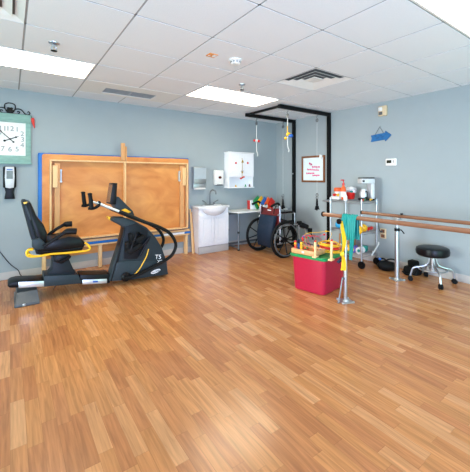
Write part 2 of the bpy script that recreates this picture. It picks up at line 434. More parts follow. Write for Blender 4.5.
# ================================================================== BACK WALL
def W(x, y, d=0): return atY(x, y, YB - d)
# --- clock
c = W(10, 139, .03); fr = W(31, 139, .03).x - c.x; zt = W(10, 114.3, .03).z; zb = W(10, 163, .03).z
fi = W(25.7, 139, .03).x - c.x; zti = W(10, 122, .03).z; zbi = W(10, 155.5, .03).z
t = thing('wall_clock', 'square teal wall clock with white face and scrolled iron top on back wall', 'clock', (c.x, YB, zb))
f = MB(); yw, yf = YB - 0.001, YB - 0.045
f.b2((c.x - fr, yf, zti), (c.x + fr, yw, zt), 0.006).b2((c.x - fr, yf, zb), (c.x + fr, yw, zbi), 0.006)
f.b2((c.x - fr, yf, zbi), (c.x - fi, yw, zti), 0.006).b2((c.x + fi, yf, zbi), (c.x + fr, yw, zti), 0.006)
f.b2((c.x - fr - 0.012, yf - 0.012, zb - 0.012), (c.x + fr + 0.012, yw, zb + 0.006), 0.004).b2((c.x - fr - 0.006, yf - 0.006, zt - 0.004), (c.x + fr + 0.006, yw, zt + 0.01), 0.004)
f.build('frame', M['teal_w'], t)
MB().b2((c.x - fi, YB - 0.022, zbi), (c.x + fi, YB - 0.004, zti)).build('face', M['face'], t)
cz = c.z; rr = fi * 0.80
for k in range(1, 13):
    a = PI / 2 - k * PI / 6; q = max(abs(math.cos(a)), abs(math.sin(a)))
    nm = MB().text(str(k), 0.085, (c.x + rr * math.cos(a) * (0.97 / q if k % 3 else 1), YB - 0.0235, cz + rr * math.sin(a) * (0.97 / q if k % 3 else 1)), (1, 0, 0), (0, 0, 1), 0.002)
    nm.build('numeral', M['ink'], t, 0)
def hand(name, dx, dz, tail, wd, r):
    d = V(dx, 0, dz).normalized(); n = V(-d.z, 0, d.x); o = V(c.x, YB - 0.028 - r, cz); Lh = V(dx, 0, dz).length
    h = MB().prism([o - d * tail + n * wd, o - d * tail - n * wd, o + d * Lh * 0.6 - n * wd, o + d * Lh, o + d * Lh * 0.6 + n * wd], (0, 0.003, 0))
    h.sph(o - d * tail, wd * 2.6, (1, 0.3, 1)); h.sph(o + d * Lh * 0.62, wd * 2.2, (1, 0.3, 1)); h.build(name, M['iron'], t)
hand('minute_hand', -0.150, 0.150, 0.05, 0.0042, 0.004); hand('hour_hand', 0.10, 0.045, 0.06, 0.005, 0)
MB().cyl((c.x, YB - 0.036, cz), (c.x, YB - 0.02, cz), 0.011).build('hand_pivot', M['iron'], t)
ir = MB(); y = YB - 0.02; zz = zt + 0.008
def P(x, z): return (c.x + x, y, zz + z * 1.2)
for s_ in (-1, 1):
    ir.tube(cr([P(s_ * .02, .02), P(s_ * .05, .05), P(s_ * .052, .095), P(s_ * .02, .112), P(0, .113)], 6), 0.0065)
    ir.tube(cr([P(s_ * .025, .015), P(s_ * .06, .055), P(s_ * .115, .055), P(s_ * .15, .02), P(s_ * .175, .006), P(s_ * .195, .008), P(s_ * .208, .026), P(s_ * .195, .042), P(s_ * .182, .032)], 6), 0.0065)
    ir.tube(cr([P(s_ * .03, .006), P(s_ * .08, .006), P(s_ * .10, .025), P(s_ * .085, .036), P(s_ * .072, .024)], 6), 0.0055)
ir.tube([P(-.18, .003), P(.18, .003)], 0.004)
ir.sph(P(0, .028), 0.034, (1, .4, 1))
for k in range(6): ir.sph(P(.03 * math.cos(k * PI / 3), .03 + .03 * math.sin(k * PI / 3)), 0.017, (1, .6, 1))
ir.build('scrollwork', M['iron'], t)
# --- chili pepper ornament
p = W(32.5, 119, .03)
t = thing('chili_pepper_ornament', 'shiny red chili pepper ornament hanging at the clock top corner', 'ornament', (p.x, p.y, p.z - .09))
MB().tube(cr([(p.x - .008, p.y, p.z + .008), (p.x, p.y, p.z - .01), (p.x + .010, p.y, p.z - .06), (p.x + .022, p.y, p.z - .118)], 5), [0.014] + [0.023] * 4 + [0.022, .021, .020, .019, .017, .015, .013, .010, .008, .006, .003][:11]).build('pepper', M['red'], t)
MB().tube(cr([(p.x - .008, p.y, p.z + .006), (p.x - .016, p.y, p.z + .022), (p.x - .01, YB - .004, p.z + .035)], 4), 0.005).sph((p.x - .008, p.y, p.z + .006), 0.014, (1, 1, .5)).build('stem', M['leaf'], t)
# --- hand sanitizer dispenser
x0, x1 = W(3, 180, .05).x, W(16.3, 180, .05).x; z1, z0 = W(10, 166.5, .05).z, W(10, 188, .05).z; zd = W(10, 199, .05).z; xc = (x0 + x1) / 2; hw = (x1 - x0) / 2
t = thing('hand_sanitizer_dispenser', 'black and white hand sanitizer dispenser on back wall below the clock', 'dispenser', (xc, YB, zd))
MB().b2((x0, YB - .07, z0), (x1, YB - .001, z1), .018, 3).build('housing', M['black'], t)
MB().prism([(xc - hw * .66, YB - .078, z1 - .004), (xc + hw * .66, YB - .078, z1 - .004), (xc + hw * .74, YB - .082, (z0 + z1) / 2), (xc + hw * .62, YB - .078, z0 + .006), (xc, YB - .078, z0 - .004), (xc - hw * .62, YB - .078, z0 + .006), (xc - hw * .74, YB - .082, (z0 + z1) / 2)], (0, .02, 0), .004).build('cover', M['silver'], t, label='pale front cover')
MB().b2((xc - .032, YB - .086, z0 + .115), (xc + .032, YB - .08, z1 - .055)).build('label_window', M['ink'], t)
MB().b2((xc - .03, YB - .085, z1 - .045), (xc + .03, YB - .08, z1 - .033)).build('printed_strip', M['blue'], t)
MB().prism([(xc - .055, YB - .06, z0 + .01), (xc + .055, YB - .06, z0 + .01), (xc + .042, YB - .06, z0 - .05), (xc + .055, YB - .06, zd), (xc - .055, YB - .06, zd), (xc - .042, YB - .06, z0 - .05)], (0, .058, 0), .006).build('nozzle', M['black'], t)

# --- folding mat platform
XL, XRt = W(42, 190, .08).x, W(188.3, 190, .08).x
ZT, ZB = 1.60, 0.44
t = thing('folding_mat_platform', 'large wooden fold-up therapy platform with blue mat against back wall', 'therapy platform', ((XL + XRt) / 2, YB, 0))
MB().b2((XL - .042, YB - .065, ZB - .02), (XRt + .014, YB - .004, ZT + .014), .012, 3).build('mat', M['mat_blue'], t, label='bright blue vinyl mat edge')
def rr2(x0, z0, x1, z1, r, y, n=5):
    pts = []
    for cx_, cz_, a in ((x1 - r, z1 - r, 0), (x0 + r, z1 - r, PI / 2), (x0 + r, z0 + r, PI), (x1 - r, z0 + r, 1.5 * PI)):
        for k in range(n + 1): pts.append((cx_ + r * math.cos(a + k * PI / 2 / n), y, cz_ + r * math.sin(a + k * PI / 2 / n)))
    return pts
MB().prism(rr2(XL, ZB, XRt, ZT, .03, YB - .088), (0, .022, 0)).build('panel', M['ply'], t)
m_, th = .08, .02; y0, y1 = YB - .175, YB - .0885
ax0, ax1, az0, az1 = XL + m_, XRt - .05, ZB + .004, ZT - .075
for lo, hi in (((ax0, az1 - th), (ax1, az1)), ((ax0, az0), (ax1, az0 + th)), ((ax0, az0 + th), (ax0 + th, az1 - th)), ((ax1 - th, az0 + th), (ax1, az1 - th))):
    MB().b2((lo[0], y0, lo[1]), (hi[0], y1, hi[1]), .002, 1).build('rail', M['pine'], t)
xm = W(124.5, 190, .12).x
MB().b2((xm - .011, y0 + .004, az0 + th), (xm + .011, y1, az1 - th), .002, 1).build('centre_rail', M['pine'], t)
for s_, xl in ((1, ax0 + th), (-1, ax1 - th)):
    a, b = (xl + .035, xl + .10) if s_ > 0 else (xl - .10, xl - .035)
    MB().b2((a, y1 - .05, az0 + th + .005), (b, y1 - .003, az1 - th - .02), .003, 1).build('folded_leg', M['pine_d'], t)
    a2, b2_ = (xl + .012, xl + .07) if s_ > 0 else (xl - .07, xl - .012)
    MB().b2((a2, y1 - .076, az1 - .37), (b2_, y1 - .051, az1 - .075), .003, 1).build('leg_block', M['pine'], t)
    xb = b + .012 if s_ > 0 else a - .012
    br = MB().b2((xb - .009, y1 - .04, az1 - .30), (xb + .009, y1 - .002, az1 - .13), .003, 1)
    br.cyl((xb, y1 - .05, az1 - .29), (xb, y1 - .03, az1 - .29), .014).cyl((xb, y1 - .05, az1 - .14), (xb, y1 - .03, az1 - .14), .012)
    br.build('hinge_bracket', M['steel'], t, label='silver hinge bracket')
xk = W(124, 150, .1).x
MB().b2((xk - .045, YB - .12, ZT - .06), (xk + .012, YB - .09, ZT + .20), .006).b2((xk + .014, YB - .135, ZT - .13), (xk + .034, YB - .09, ZT + .15), .003).build('latch_block', M['pine_d'], t)
# fixed base below
MB().b2((XL + .02, YB - .13, .385), (XRt + .01, YB - .012, .42), .006).build('base_top', M['pine'], t)
MB().b2((XL - .02, YB - .135, .35), (XRt + .02, YB - .012, .384), .008).build('base_strip', M['mat_blue'], t, label='blue vinyl strip along the base')
MB().b2((W(159, 230).x, YB - .138, .352), (W(181, 230).x, YB - .1355, .382)).build('white_patch', M['white'], t)
MB().b2((XL + .02, YB - .03, .20), (XRt - .01, YB - .01, .349), .002, 1).build('ledger_board', M['ply_edge'], t)
MB().b2((XL + .02, YB - .125, .325), (XRt, YB - .105, .349), .002, 1).build('front_rail', M['pine'], t)
for px in (44, 100.5, 186.5):
    x = W(px, 240, .1).x
    MB().b2((x - .022, YB - .105, 0), (x + .022, YB - .032, .348), .003, 1).build('leg', M['pine'], t)
# --- spare boards leaning beside the vanity
for k, (pt, pb, mt, lb, wd) in enumerate((((190.3, 209), (193.2, 253.5), 'pine', 'pale wooden slat leaning on wall between platform and sink cabinet', .03), ((192.2, 212), (195.2, 252), 'pine_d', 'darker narrow wooden slat leaning tight against the sink cabinet side', .02))):
    a = atY(pt[0], pt[1], YB - .03); b = zp(pb[0], pb[1], 0.0); b.z = .004; b.y = YB - .17 + .03 * k
    b.x = atY(pb[0], pb[1], b.y).x - .012 * k; a.x -= .012 * k
    bd = MB().prism([a + V(-wd / 2, 0, 0), a + V(wd / 2, 0, 0), b + V(wd / 2, 0, 0), b + V(-wd / 2, 0, 0)], (0, .016, .001), .002, 1)
    tag(bd.build('leaning_board', M[mt]), lb, 'board', 'slats beside the sink cabinet')

# --- paper towel dispenser
x0, x1 = W(192, 178, .02).x, W(206.5, 178, .1).x; z0, z1 = W(199, 189, .1).z, W(199, 167, .1).z
t = thing('paper_towel_dispenser', 'boxy brushed steel paper towel dispenser on wall above the sink', 'dispenser', ((x0 + x1) / 2, YB, z0))
zs = z0 + .10
MB().b2((x0, YB - .095, zs), (x1, YB - .001, z1), .006).b2((x0, YB - .07, z0), (x0 + .006, YB - .001, zs)).b2((x1 - .006, YB - .07, z0), (x1, YB - .001, zs)).build('housing', M['steel'], t)
MB().b2((x0 + .006, YB - .099, zs + .07), (x1 - .006, YB - .0955, z1 - .012), .001, 1).cyl((x0 + .13, YB - .103, z1 - .03), (x0 + .13, YB - .0985, z1 - .03), .008).build('door', M['alu'], t)
MB().b2((x0 + .008, YB - .065, z0 + .018), (x1 - .008, YB - .01, zs - .001), .003).build('back_plate', M['steel'], t)
MB().b2((x0 + .012, YB - .088, z0 + .006), (x1 - .012, YB - .012, z0 + .017), .003).b2((x0 + .004, YB - .09, z0 - .008), (x1 - .004, YB - .004, z0 + .004), .002).build('towels', M['cloth'], t)
# --- soap dispenser
x0, x1 = W(214.3, 178, .05).x, W(223.5, 178, .08).x; z0, z1 = W(219, 185, .08).z, W(219, 170, .08).z; xc = (x0 + x1) / 2
t = thing('soap_dispenser', 'small white soap dispenser with dark red window on wall above the faucet', 'dispenser', (xc, YB, z0))
MB().b2((x0, YB - .095, z0), (x1, YB - .001, z1), .02, 3).build('housing', M['plastic_w'], t)
MB().sph((xc + .005, YB - .096, (z0 + z1) / 2), .034, (1, .12, .7)).build('level_window', M['wine'], t)
MB().b2((x0 + .03, YB - .11, z0 - .012), (x1 - .03, YB - .03, z0 + .012), .006).build('push_bar', M['grey'], t)
# --- wall cabinet
CD = .17
x0, x1 = atY(229.3, 170, YB - CD).x, atY(253.7, 170, YB - CD).x; z1 = atY(241, 153.2, YB - CD).z; z0 = atY(241, 187, YB - CD).z; zm = atY(241, 177, YB - CD).z
yf = YB - CD
t = thing('wall_cabinet', 'small white two-door wall cabinet with open shelf beside the soap dispenser', 'cabinet', ((x0 + x1) / 2, YB, z0))
b = MB().b2((x0, yf + .016, z0), (x0 + .018, YB - .001, z1)).b2((x1 - .018, yf + .016, z0), (x1, YB - .001, z1)).b2((x0 + .018, YB - .012, z0), (x1 - .018, YB - .002, z1))
b.b2((x0 + .018, yf + .018, zm), (x1 - .018, YB - .012, zm + .016)).b2((x0 - .012, yf - .008, z0 - .02), (x1 + .012, YB - .001, z0), .004).b2((x0 - .012, yf - .008, z1), (x1 + .012, YB - .001, z1 + .022), .006)
b.build('body', M['white'], t, 30)
xm = (x0 + x1) / 2
for s_ in (0, 1):
    a, e = (x0 + .003, xm - .002) if s_ == 0 else (xm + .002, x1 - .003)
    d = MB(); fw = .045
    d.b2((a, yf + .009, zm + .004), (e, yf + .015, z1 - .004)).b2((a + fw + .02, yf + .0, zm + .004 + fw + .02), (e - fw - .02, yf + .01, z1 - .004 - fw - .02), .004, 1)
    for lo, hi in (((a, zm + .004), (a + fw, z1 - .004)), ((e - fw, zm + .004), (e, z1 - .004)), ((a + fw, z1 - .004 - fw), (e - fw, z1 - .004)), ((a + fw, zm + .004), (e - fw, zm + .004 + fw))):
        d.b2((lo[0], yf - .004, lo[1]), (hi[0], yf + .006, hi[1]), .002, 1)
    do = d.build('door', M['white'], t)
    kx = xm - .022 if s_ == 0 else xm + .022
    MB().sph((kx, yf - .013, zm + .11), .011).cyl((kx, yf - .004, zm + .11), (kx, yf - .012, zm + .11), .005).build('knob', M['steel'], do)
for px, lb in ((236, 'red round bauble on the left door of the white wall cabinet'), (247.8, 'red round bauble on the right door of the white wall cabinet')):
    q = atY(px, 163, yf - .012)
    tag(MB().sph(q, .02, (1, .5, 1)).build('bauble', M['red']), lb, 'ornament', 'red baubles on the cabinet doors')
t = thing('bell_garland', 'gold bell garland with red bow hanging between the cabinet doors', 'ornament', (xm, yf - .02, zm - .05))
MB().tube([(xm, yf - .008, z1 - .09), (xm + .003, yf - .012, zm + .2), (xm - .004, yf - .012, zm - .02)], .004).build('cord', M['gold'], t)
for dx, dz, r in ((.002, .32, .022), (-.006, .12, .018)):
    MB().lathe([(.002, r), (r * .5, r * .8), (r * .7, 0), (r * 1.1, -r)], (xm + dx, yf - .024, zm + dz - .03), 14).build('bell', M['gold'], t)
q = V(xm - .002, yf - .02, zm - .012)
MB().sph(q + V(-.03, 0, -.014), .026, (1, .4, .6)).sph(q + V(.03, 0, .012), .026, (1.1, .4, .55)).sph(q, .014).build('bow', M['red'], t, label='red bow')
for px, mm, lb, nm_, hh in ((235.8, 'yellow', 'tiny yellow figurine at left on open shelf of the wall cabinet', 'figurine', .03), (245.5, 'green', 'tiny green figurine in the middle of the wall cabinet open shelf', 'figurine', .035), (249.6, 'wine', 'tiny dark red figurine at right on wall cabinet open shelf', 'figurine', .042)):
    q = atY(px, 186, YB - .1); q.z = z0
    tg = MB().lathe([(.018, 0), (.02, .006), (.011, hh * .5), (.013, hh * .7), (.004, hh)], q, 14); tg.sph(q + V(0, 0, hh), .011)
    tag(tg.build(nm_, M[mm]), lb, 'figurine', 'figurines on the cabinet shelf')

# --- vanity
VY = 4.83; x0, x1 = atY(199.2, 230, VY).x, atY(228.8, 230, VY).x; zt = .775
xm = (x0 + x1) / 2
t = thing('sink_vanity', 'white two-door sink vanity with bowed ceramic basin against back wall', 'sink cabinet', (xm, (VY + YB) / 2, 0))
b = MB().b2((x0, VY + .018, .12), (x1, YB - .002, zt - .02), .002, 1).b2((x0 + .015, VY + .035, 0), (x1 - .015, YB - .01, .12))
b.build('body', M['white'], t, 30)
b = MB().b2((x0 - .004, VY + .012, .001), (x1 + .002, VY + .034, .118), .003).build('toe_kick', M['base'], t, label='pale grey toe kick')
for s_ in (0, 1):
    a, e = (x0 + .008, xm - .0025) if s_ == 0 else (xm + .0025, x1 - .008); d = MB(); fw = .055; ztp = .655
    d.b2((a, VY + .010, .14), (e, VY + .017, ztp))
    for lo, hi in (((a, .14), (a + fw, ztp)), ((e - fw, .14), (e, ztp)), ((a + fw, ztp - fw), (e - fw, ztp)), ((a + fw, .14), (e - fw, .14 + fw))):
        d.b2((lo[0], VY - .006, lo[1]), (hi[0], VY + .006, hi[1]), .003, 1)
    d.b2((a + fw + .016, VY - .001, .14 + fw + .012), (e - fw - .016, VY + .011, ztp - fw - .016), .004, 1)
    do = d.build('door', M['white'], t)
    kx = xm - .03 if s_ == 0 else xm + .03
    MB().lathe([(.005, 0), (.005, .012), (.014, .018), (.012, .027), (.002, .03)], (kx, VY - .006, .60), 14, Matrix.Rotation(PI / 2, 3, 'X')).build('knob', M['white'], do)
# basin: top with bowed front
bp = [(x0 - .015, YB - .002), (x0 - .015, VY - .005)]
for k in range(13):
    u = k / 12; x = x0 + .03 + u * (x1 - x0 - .06); bp.append((x, VY - .01 - .10 * math.sin(PI * u) ** 0.8))
bp += [(x1 + .015, VY - .005), (x1 + .015, YB - .002)]
bs = MB().prism([(x, y, zt - .015) for x, y in bp], (0, 0, .04), .008)
bl = bmesh.new(); bmesh.ops.create_uvsphere(bl, u_segments=32, v_segments=16, radius=.2)
for v in bl.verts: v.co = Vector((v.co.x * 1.15 + xm, v.co.y * .66 + VY + .02, min(v.co.z * .66, 0) + zt - .012))
bs._merge(bl)
# hollow bowl rim
bo = bs.build('basin', M['ceramic'], t)
MB().torus((xm, VY + .07, zt + .026), .165, .008, 'Z', 36).build('basin_rim', M['ceramic'], bo)
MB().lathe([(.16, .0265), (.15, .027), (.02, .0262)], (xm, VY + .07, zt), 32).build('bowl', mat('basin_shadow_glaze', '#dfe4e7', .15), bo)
fa = MB(); fx, fy, fz = atY(210, 200, YB - .07).x, YB - .07, zt + .025
fa.lathe([(.03, 0), (.03, .012), (.014, .02), (.012, .05)], (fx, fy, fz), 16)
fa.tube(cr([(fx, fy, fz + .03), (fx, fy, fz + .19), (fx + .012, fy - .02, fz + .25), (fx + .035, fy - .06, fz + .265), (fx + .055, fy - .10, fz + .24), (fx + .06, fy - .11, fz + .19)], 6), .0125, 10)
fo = fa.build('faucet', M['darksteel'], t)
fa = MB().b2((fx - .11, fy - .02, fz), (fx + .11, fy + .02, fz + .014), .005)
fo2 = fa.build('faucet_base', M['darksteel'], t)
for s_ in (-1, 1):
    MB().lathe([(.018, 0), (.016, .025), (.01, .035)], (fx + s_ * .085, fy, fz + .012), 14).tube([(fx + s_ * .085, fy, fz + .045), (fx + s_ * .16, fy - .015, fz + .085)], .009).build('lever_handle', M['darksteel'], fo2)

# --- side table in the corner
TZ = .685; ty0 = 4.635; tx0 = x1 + .03
t = thing('side_table', 'pale grey laminate table with rounded corners in the room corner', 'table', ((tx0 + XR) / 2, 4.86, 0))
pl = []
tl = x1 + .02
rc = .07
for k in range(6): a = PI + k * PI / 10; pl.append((3.20 + rc + rc * math.cos(a), ty0 + rc + rc * math.sin(a), TZ - .028))
for k in range(6): a = 1.5 * PI + k * PI / 10; pl.append((4.40 - rc + rc * math.cos(a), ty0 + rc + rc * math.sin(a), TZ - .028))
pl += [(4.40, YB - .004, TZ - .028), (tl, YB - .004, TZ - .028), (tl, VY + .10, TZ - .028)]
MB().prism(pl, (0, 0, .028), .008).build('tabletop', M['tabletop'], t)
for lx, ly in ((3.235, 4.70), (4.33, 4.70), (4.33, 5.05), (3.235, 5.05)):
    lg = MB().cyl((lx, ly, .02), (lx, ly, TZ - .028), .013, None, 12)
    lo_ = lg.build('leg', M['darksteel'], t)
    MB().cyl((lx, ly, .30), (lx, ly, .335), .020, None, 12).build('leg_collar', M['black'], lo_)
    MB().cyl((lx, ly, 0), (lx, ly, .022), .02, None, 12).build('foot', M['black'], lo_)
MB().b2((3.222, 4.70, .035), (3.248, 5.05, .06), .004).b2((4.317, 4.70, .035), (4.343, 5.05, .06), .004).b2((3.25, 5.055, TZ - .09), (4.32, 5.075, TZ - .03)).build('apron_bar', M['darksteel'], t)
MB().b2((3.22, 5.055, .04), (4.34, 5.075, .075), .004).build('foot_rail', M['ventgrey'], t)

# items on the side table
def tbl(px, Y, zz=0): r = ray(px, 200); s = Y / r.y; return V(r.x * s, Y, TZ + zz)
q = tbl(252.5, 4.92)
t = thing('toy_box', 'white picture box with bright red end panel on the corner table', 'box', (q.x, q.y, TZ))
MB().box(q + V(.075, 0, .085), (.30, .10, .17), -.12, .003).build('body', M['white'], t)
MB().box(q + V(-.077, .018, .085), (.006, .098, .168), -.12, .001).build('end_panel', M['red'], t, label='red end panel')
pm = MB()
for dx, dz, s1 in ((0, .1, .05), (.05, .06, .04), (.11, .11, .05), (.16, .07, .035)): pm.box(q + V(dx, -.0515 - .12 * (dx - .075), dz), (s1, .004, s1 * .8), -.12)
pm.build('printed_picture', M['sky'], t)
cols = [('green', 'green', -0.02), ('yellow', 'yellow', 0.05), ('blue', 'blue', .12), ('orange', 'orange', .19), ('red', 'red', .25)]
base = tbl(259.5, 4.765)
for k, (mm, cn, dx) in enumerate(cols):
    o = MB().box((0, 0, 0), (.19, .022, .20 - .018 * k), Matrix.Rotation(-.5 - .09 * k, 3, 'Y') @ Matrix.Rotation(.3, 3, 'Z'), .004)
    ob = base + V(dx, .035 - .022 * k, .135 - .012 * k)
    for v in o.bm.verts: v.co += ob
    mz = min(v.co.z for v in o.bm.verts)
    for v in o.bm.verts: v.co.z += TZ - mz
    tag(o.build('game_board', M[mm]), cn + ' game board tilted in the stack behind the wheelchair, on corner table', 'game board', 'coloured game boards on the corner table')
q = tbl(262.5, 4.685)
t = thing('plush_toy', 'white and black plush toy lying before the game boards on corner table', 'toy', (q.x, q.y, TZ))
MB().sph(q + V(0, 0, .048), .05, (1.5, .8, .95)).sph(q + V(.075, -.01, .07), .035).sph(q + V(-.06, -.02, .02), .022).sph(q + V(.04, -.03, .02), .022).build('body', M['cloth'], t)
MB().sph(q + V(.08, -.01, .1), .014).sph(q + V(.055, -.03, .098), .014).sph(q + V(-.05, -.025, .06), .028, (1.3, .6, .8)).build('patch', M['black'], t, label='black ear and patches')

# ================================================================== RECUMBENT STEPPER
YC = 4.17
t = thing('recumbent_stepper', 'dark slate recumbent exercise stepper with yellow trim in front of wooden platform', 'exercise machine', (.9, YC, 0))
def bx(pts, Y): return [atY(x, y, Y) for x, y in pts]
def slab(pts, yn, yfar, bev=0.0):
    return MB().prism(bx(pts, yn), (0, yfar - yn, 0), bev)
def clampz(mb, z=0.004):
    for v in mb.bm.verts: v.co.z = max(v.co.z, z)
    return mb
# rear foot
q = zp(28, 305.5)
x0, x1 = atY(15.5, 290, 3.98).x, atY(39.5, 290, 3.98).x
ft = MB().prism([(x0 - .01, 3.93, 0), (x1 + .0, 3.93, 0), (x1 + .0, 4.42, 0), (x0 - .01, 4.42, 0)], (0, 0, .03), .008)
t_ = bmesh.new()
lo = [t_.verts.new(p) for p in ((x0, 3.94, .028), (x1 - .005, 3.94, .028), (x1 - .005, 4.41, .028), (x0, 4.41, .028))]
hi = [t_.verts.new(p) for p in ((x0 + .012, 4.05, .115), (x1 - .015, 4.05, .115), (x1 - .015, 4.31, .115), (x0 + .012, 4.31, .115))]
t_.faces.new(lo[::-1]); t_.faces.new(hi)
for k in range(4): t_.faces.new((lo[k], lo[(k + 1) % 4], hi[(k + 1) % 4], hi[k]))
ft._merge(t_)
fo = ft.build('rear_foot', M['grey'], t, 30, 'grey trapezoid rear foot')
MB().sph((x0 + .07, 3.93, .018), .016).build('leveller', M['chrome'], fo)
bm_ = slab([(7, 285.5), (9.5, 283), (16, 281.3), (46, 280), (46, 286.6), (20, 288), (9, 288)], 4.06, 4.29, .012)
bo = bm_.build('base_beam', M['black'], t)
slab([(18.5, 282.3), (44, 281), (44, 286.4), (18.5, 288)], 4.05, 4.06, .001).build('side_rail', M['alu'], bo, label='silver aluminium rail')
slab([(11, 281.6), (14.5, 280.7), (16, 281.1), (12.5, 282.0)], 4.12, 4.18).build('warning_sticker', M['yellow'], bo)
slab([(44, 276), (78.5, 274.5), (82, 283.5), (44, 287)], 4.04, 4.31, .008).build('carriage_cover', M['shroud'], t)
r2 = slab([(80, 275), (110, 274), (110, 283), (80, 284)], 4.07, 4.28, .006).build('front_beam', M['black'], t)
slab([(82.5, 280), (107, 279), (107, 283.2), (82.5, 284.5)], 4.055, 4.07, .001).build('side_rail', M['alu'], r2, label='silver aluminium rail')
slab([(93, 280.9), (98, 280.7), (98, 282.3), (93, 282.6)], 4.052, 4.056).build('rail_sticker', M['blue'], r2)
# seat post
slab([(53, 255), (67, 254.5), (73, 268), (76.5, 275), (46, 276.5), (52, 270)], 4.09, 4.27, .008).build('seat_post', M['shroud_d'], t)
slab([(56, 254.5), (69, 253), (71, 258), (62, 264), (54, 262)], 4.05, 4.10, .006).build('swivel_lever_plate', M['black'], t)
MB().tube(bx([(60, 262), (66, 259), (71, 256)], 4.03), .010).build('release_lever', M['black'], t)
# seat
sy0, sy1 = 3.97, 4.37
slab([(36, 247), (54, 239.6), (69, 236.6), (80, 237.5), (85.5, 242.5), (84.5, 247.5), (60, 250.5), (37, 252.5)], sy0, sy1, .018).build('seat_cushion', M['vinyl'], t)
slab([(35, 250.5), (84, 246.8), (82, 250.5), (66, 255), (50, 256.5), (36, 254)], sy0 + .03, sy1 - .03, .01).build('seat_pan', M['black'], t)
bk = slab([(25.5, 201.8), (30.6, 202), (37.4, 217.5), (43.8, 225), (47.4, 233.7), (46.6, 243.5), (41, 246.5), (35, 236)], sy0 + .005, sy1 - .005, .02)
bk.build('backrest', M['vinyl'], t)
sh = slab([(21.6, 203.4), (22.6, 201), (26.5, 200.4), (27, 203), (37, 236), (42, 247), (35.6, 247.5), (31.5, 240)], sy0 + .02, sy1 - .02, .012).build('back_shell', M['shroud_d'], t)
slab([(23, 202.4), (27.2, 201.6), (28, 203.2), (24, 204.2)], sy0 + .012, sy0 + .02).build('label_tag', M['gold'], sh)
slab([(24.5, 206), (26.5, 205.6), (31.4, 219), (29.8, 220.4)], sy0 + .012, sy0 + .02).build('side_strip', M['shroud'], sh)
slab([(32, 240), (40, 238), (45, 243), (44, 249), (36, 250.5), (32, 247)], sy0 - .025, sy0 + .03, .008).build('recline_hub', M['shroud'], t)
for yy, pts in ((sy0 - .035, [(43.5, 246.5), (53, 240), (63, 233.6), (68, 231.4), (76.5, 231.2)]), (sy1 + .035, [(47.5, 235.6), (55, 230), (63, 225.4), (66, 224.4), (71.8, 223.8)])):
    P_ = cr(bx(pts, yy), 5); n = len(P_)
    MB().tube(P_, [.018 + .015 * min(1, max(0, (i / n - .45) * 4)) for i in range(n)], 10).build('armrest', M['black'], t)
# yellow tube round the seat
near = bx([(33, 249.5), (28, 250.3), (26.6, 253.5), (29, 256.4), (38, 256.3), (52, 254), (66, 253), (80, 251.6), (88, 250.3), (90, 247.6), (87.5, 244.5), (85, 242.8)], sy0 - .03)
far = [V(p.x, sy1 + .03, p.z) for p in near[3:9]]
b = MB().tube(cr(near, 5), .0115, 8)
e0, e1 = near[3], near[8]
b.tube(cr([near[5], V(near[4].x + .0, sy0 - .03, near[4].z), V(e0.x + .01, sy0 + .05, e0.z), V(e0.x + .01, sy1 - .05, e0.z), far[1], far[2], far[3], far[4], V(e1.x + .03, sy1 - .03, e1.z)], 5), .0105, 8)
b.build('seat_rail', M['yellow'], t, label='yellow tube rail')
# shroud
shr = [(111.5, 218.6), (117, 217.4), (124, 217.6), (134.5, 220.6), (147, 227.6), (155, 236), (162, 247.2), (167.2, 262), (168.4, 274.5), (130, 279.5), (109, 281.5), (114, 264), (120.4, 245), (124.6, 227.5), (116.5, 223.4), (112, 221)]
sm = slab(shr, 4.04, 4.21, .018); clampz(sm).build('shroud', M['shroud'], t)
clampz(slab([(117, 263), (122, 261), (140, 260), (166.4, 261.6), (168.6, 274.5), (130, 280), (112, 281.5)], 4.02, 4.24, .012)).build('lower_housing', M['shroud'], t)
slab([(125.4, 226.4), (136, 223), (148, 230.5), (146, 246), (137, 259), (124, 259)], 4.03, 4.04, .001).build('side_recess', M['shroud_d'], t)
slab([(119.6, 248), (124.2, 228), (126, 227), (114.4, 280.5), (110.5, 281.5)], 4.036, 4.19, .003).build('front_trim', M['black'], t)
slab([(107.6, 217), (110, 216.6), (112.5, 219.6), (110, 220.6)], 4.13, 4.23, .008).build('nose_knob', M['yellow'], t, label='yellow knob on the nose')
MB().tube(cr(bx([(148.6, 249), (146.6, 256), (143, 263), (139, 269.5), (134.5, 274.4)], 4.022), 6), .0085, 8).build('accent_stripe', M['yellow'], t, label='yellow curved stripe')
# foot pedals
for yy, dx, dy in ((3.97, 0, 0), (4.01, 3.5, -9)):
    p_ = slab([(126 + dx, 253 + dy), (128 + dx, 250 + dy), (141 + dx, 244 + dy), (143 + dx, 246 + dy), (131 + dx, 255.5 + dy)], yy - .07, yy + .03, .008)
    p_.prism(bx([(127 + dx, 250 + dy), (126 + dx, 243.5 + dy), (129 + dx, 242 + dy), (131.5 + dx, 249 + dy)], yy - .06), (0, .08, 0), .006)
    po = p_.build('foot_pedal', M['rubber'], t)
    MB().tube(cr([*bx([(131 + dx, 250 + dy)], yy - .07), *bx([(134 + dx, 241.5 + dy)], yy - .05), *bx([(138 + dx, 245.5 + dy)], yy + .03)], 5), .012).build('pedal_strap', M['black'], po)
MB().tube(cr(bx([(133, 252), (142, 246), (149, 238)], 4.015), 4), .018).tube(bx([(140, 256), (150, 236)], 4.02), .014).build('pedal_arm', M['black'], t)
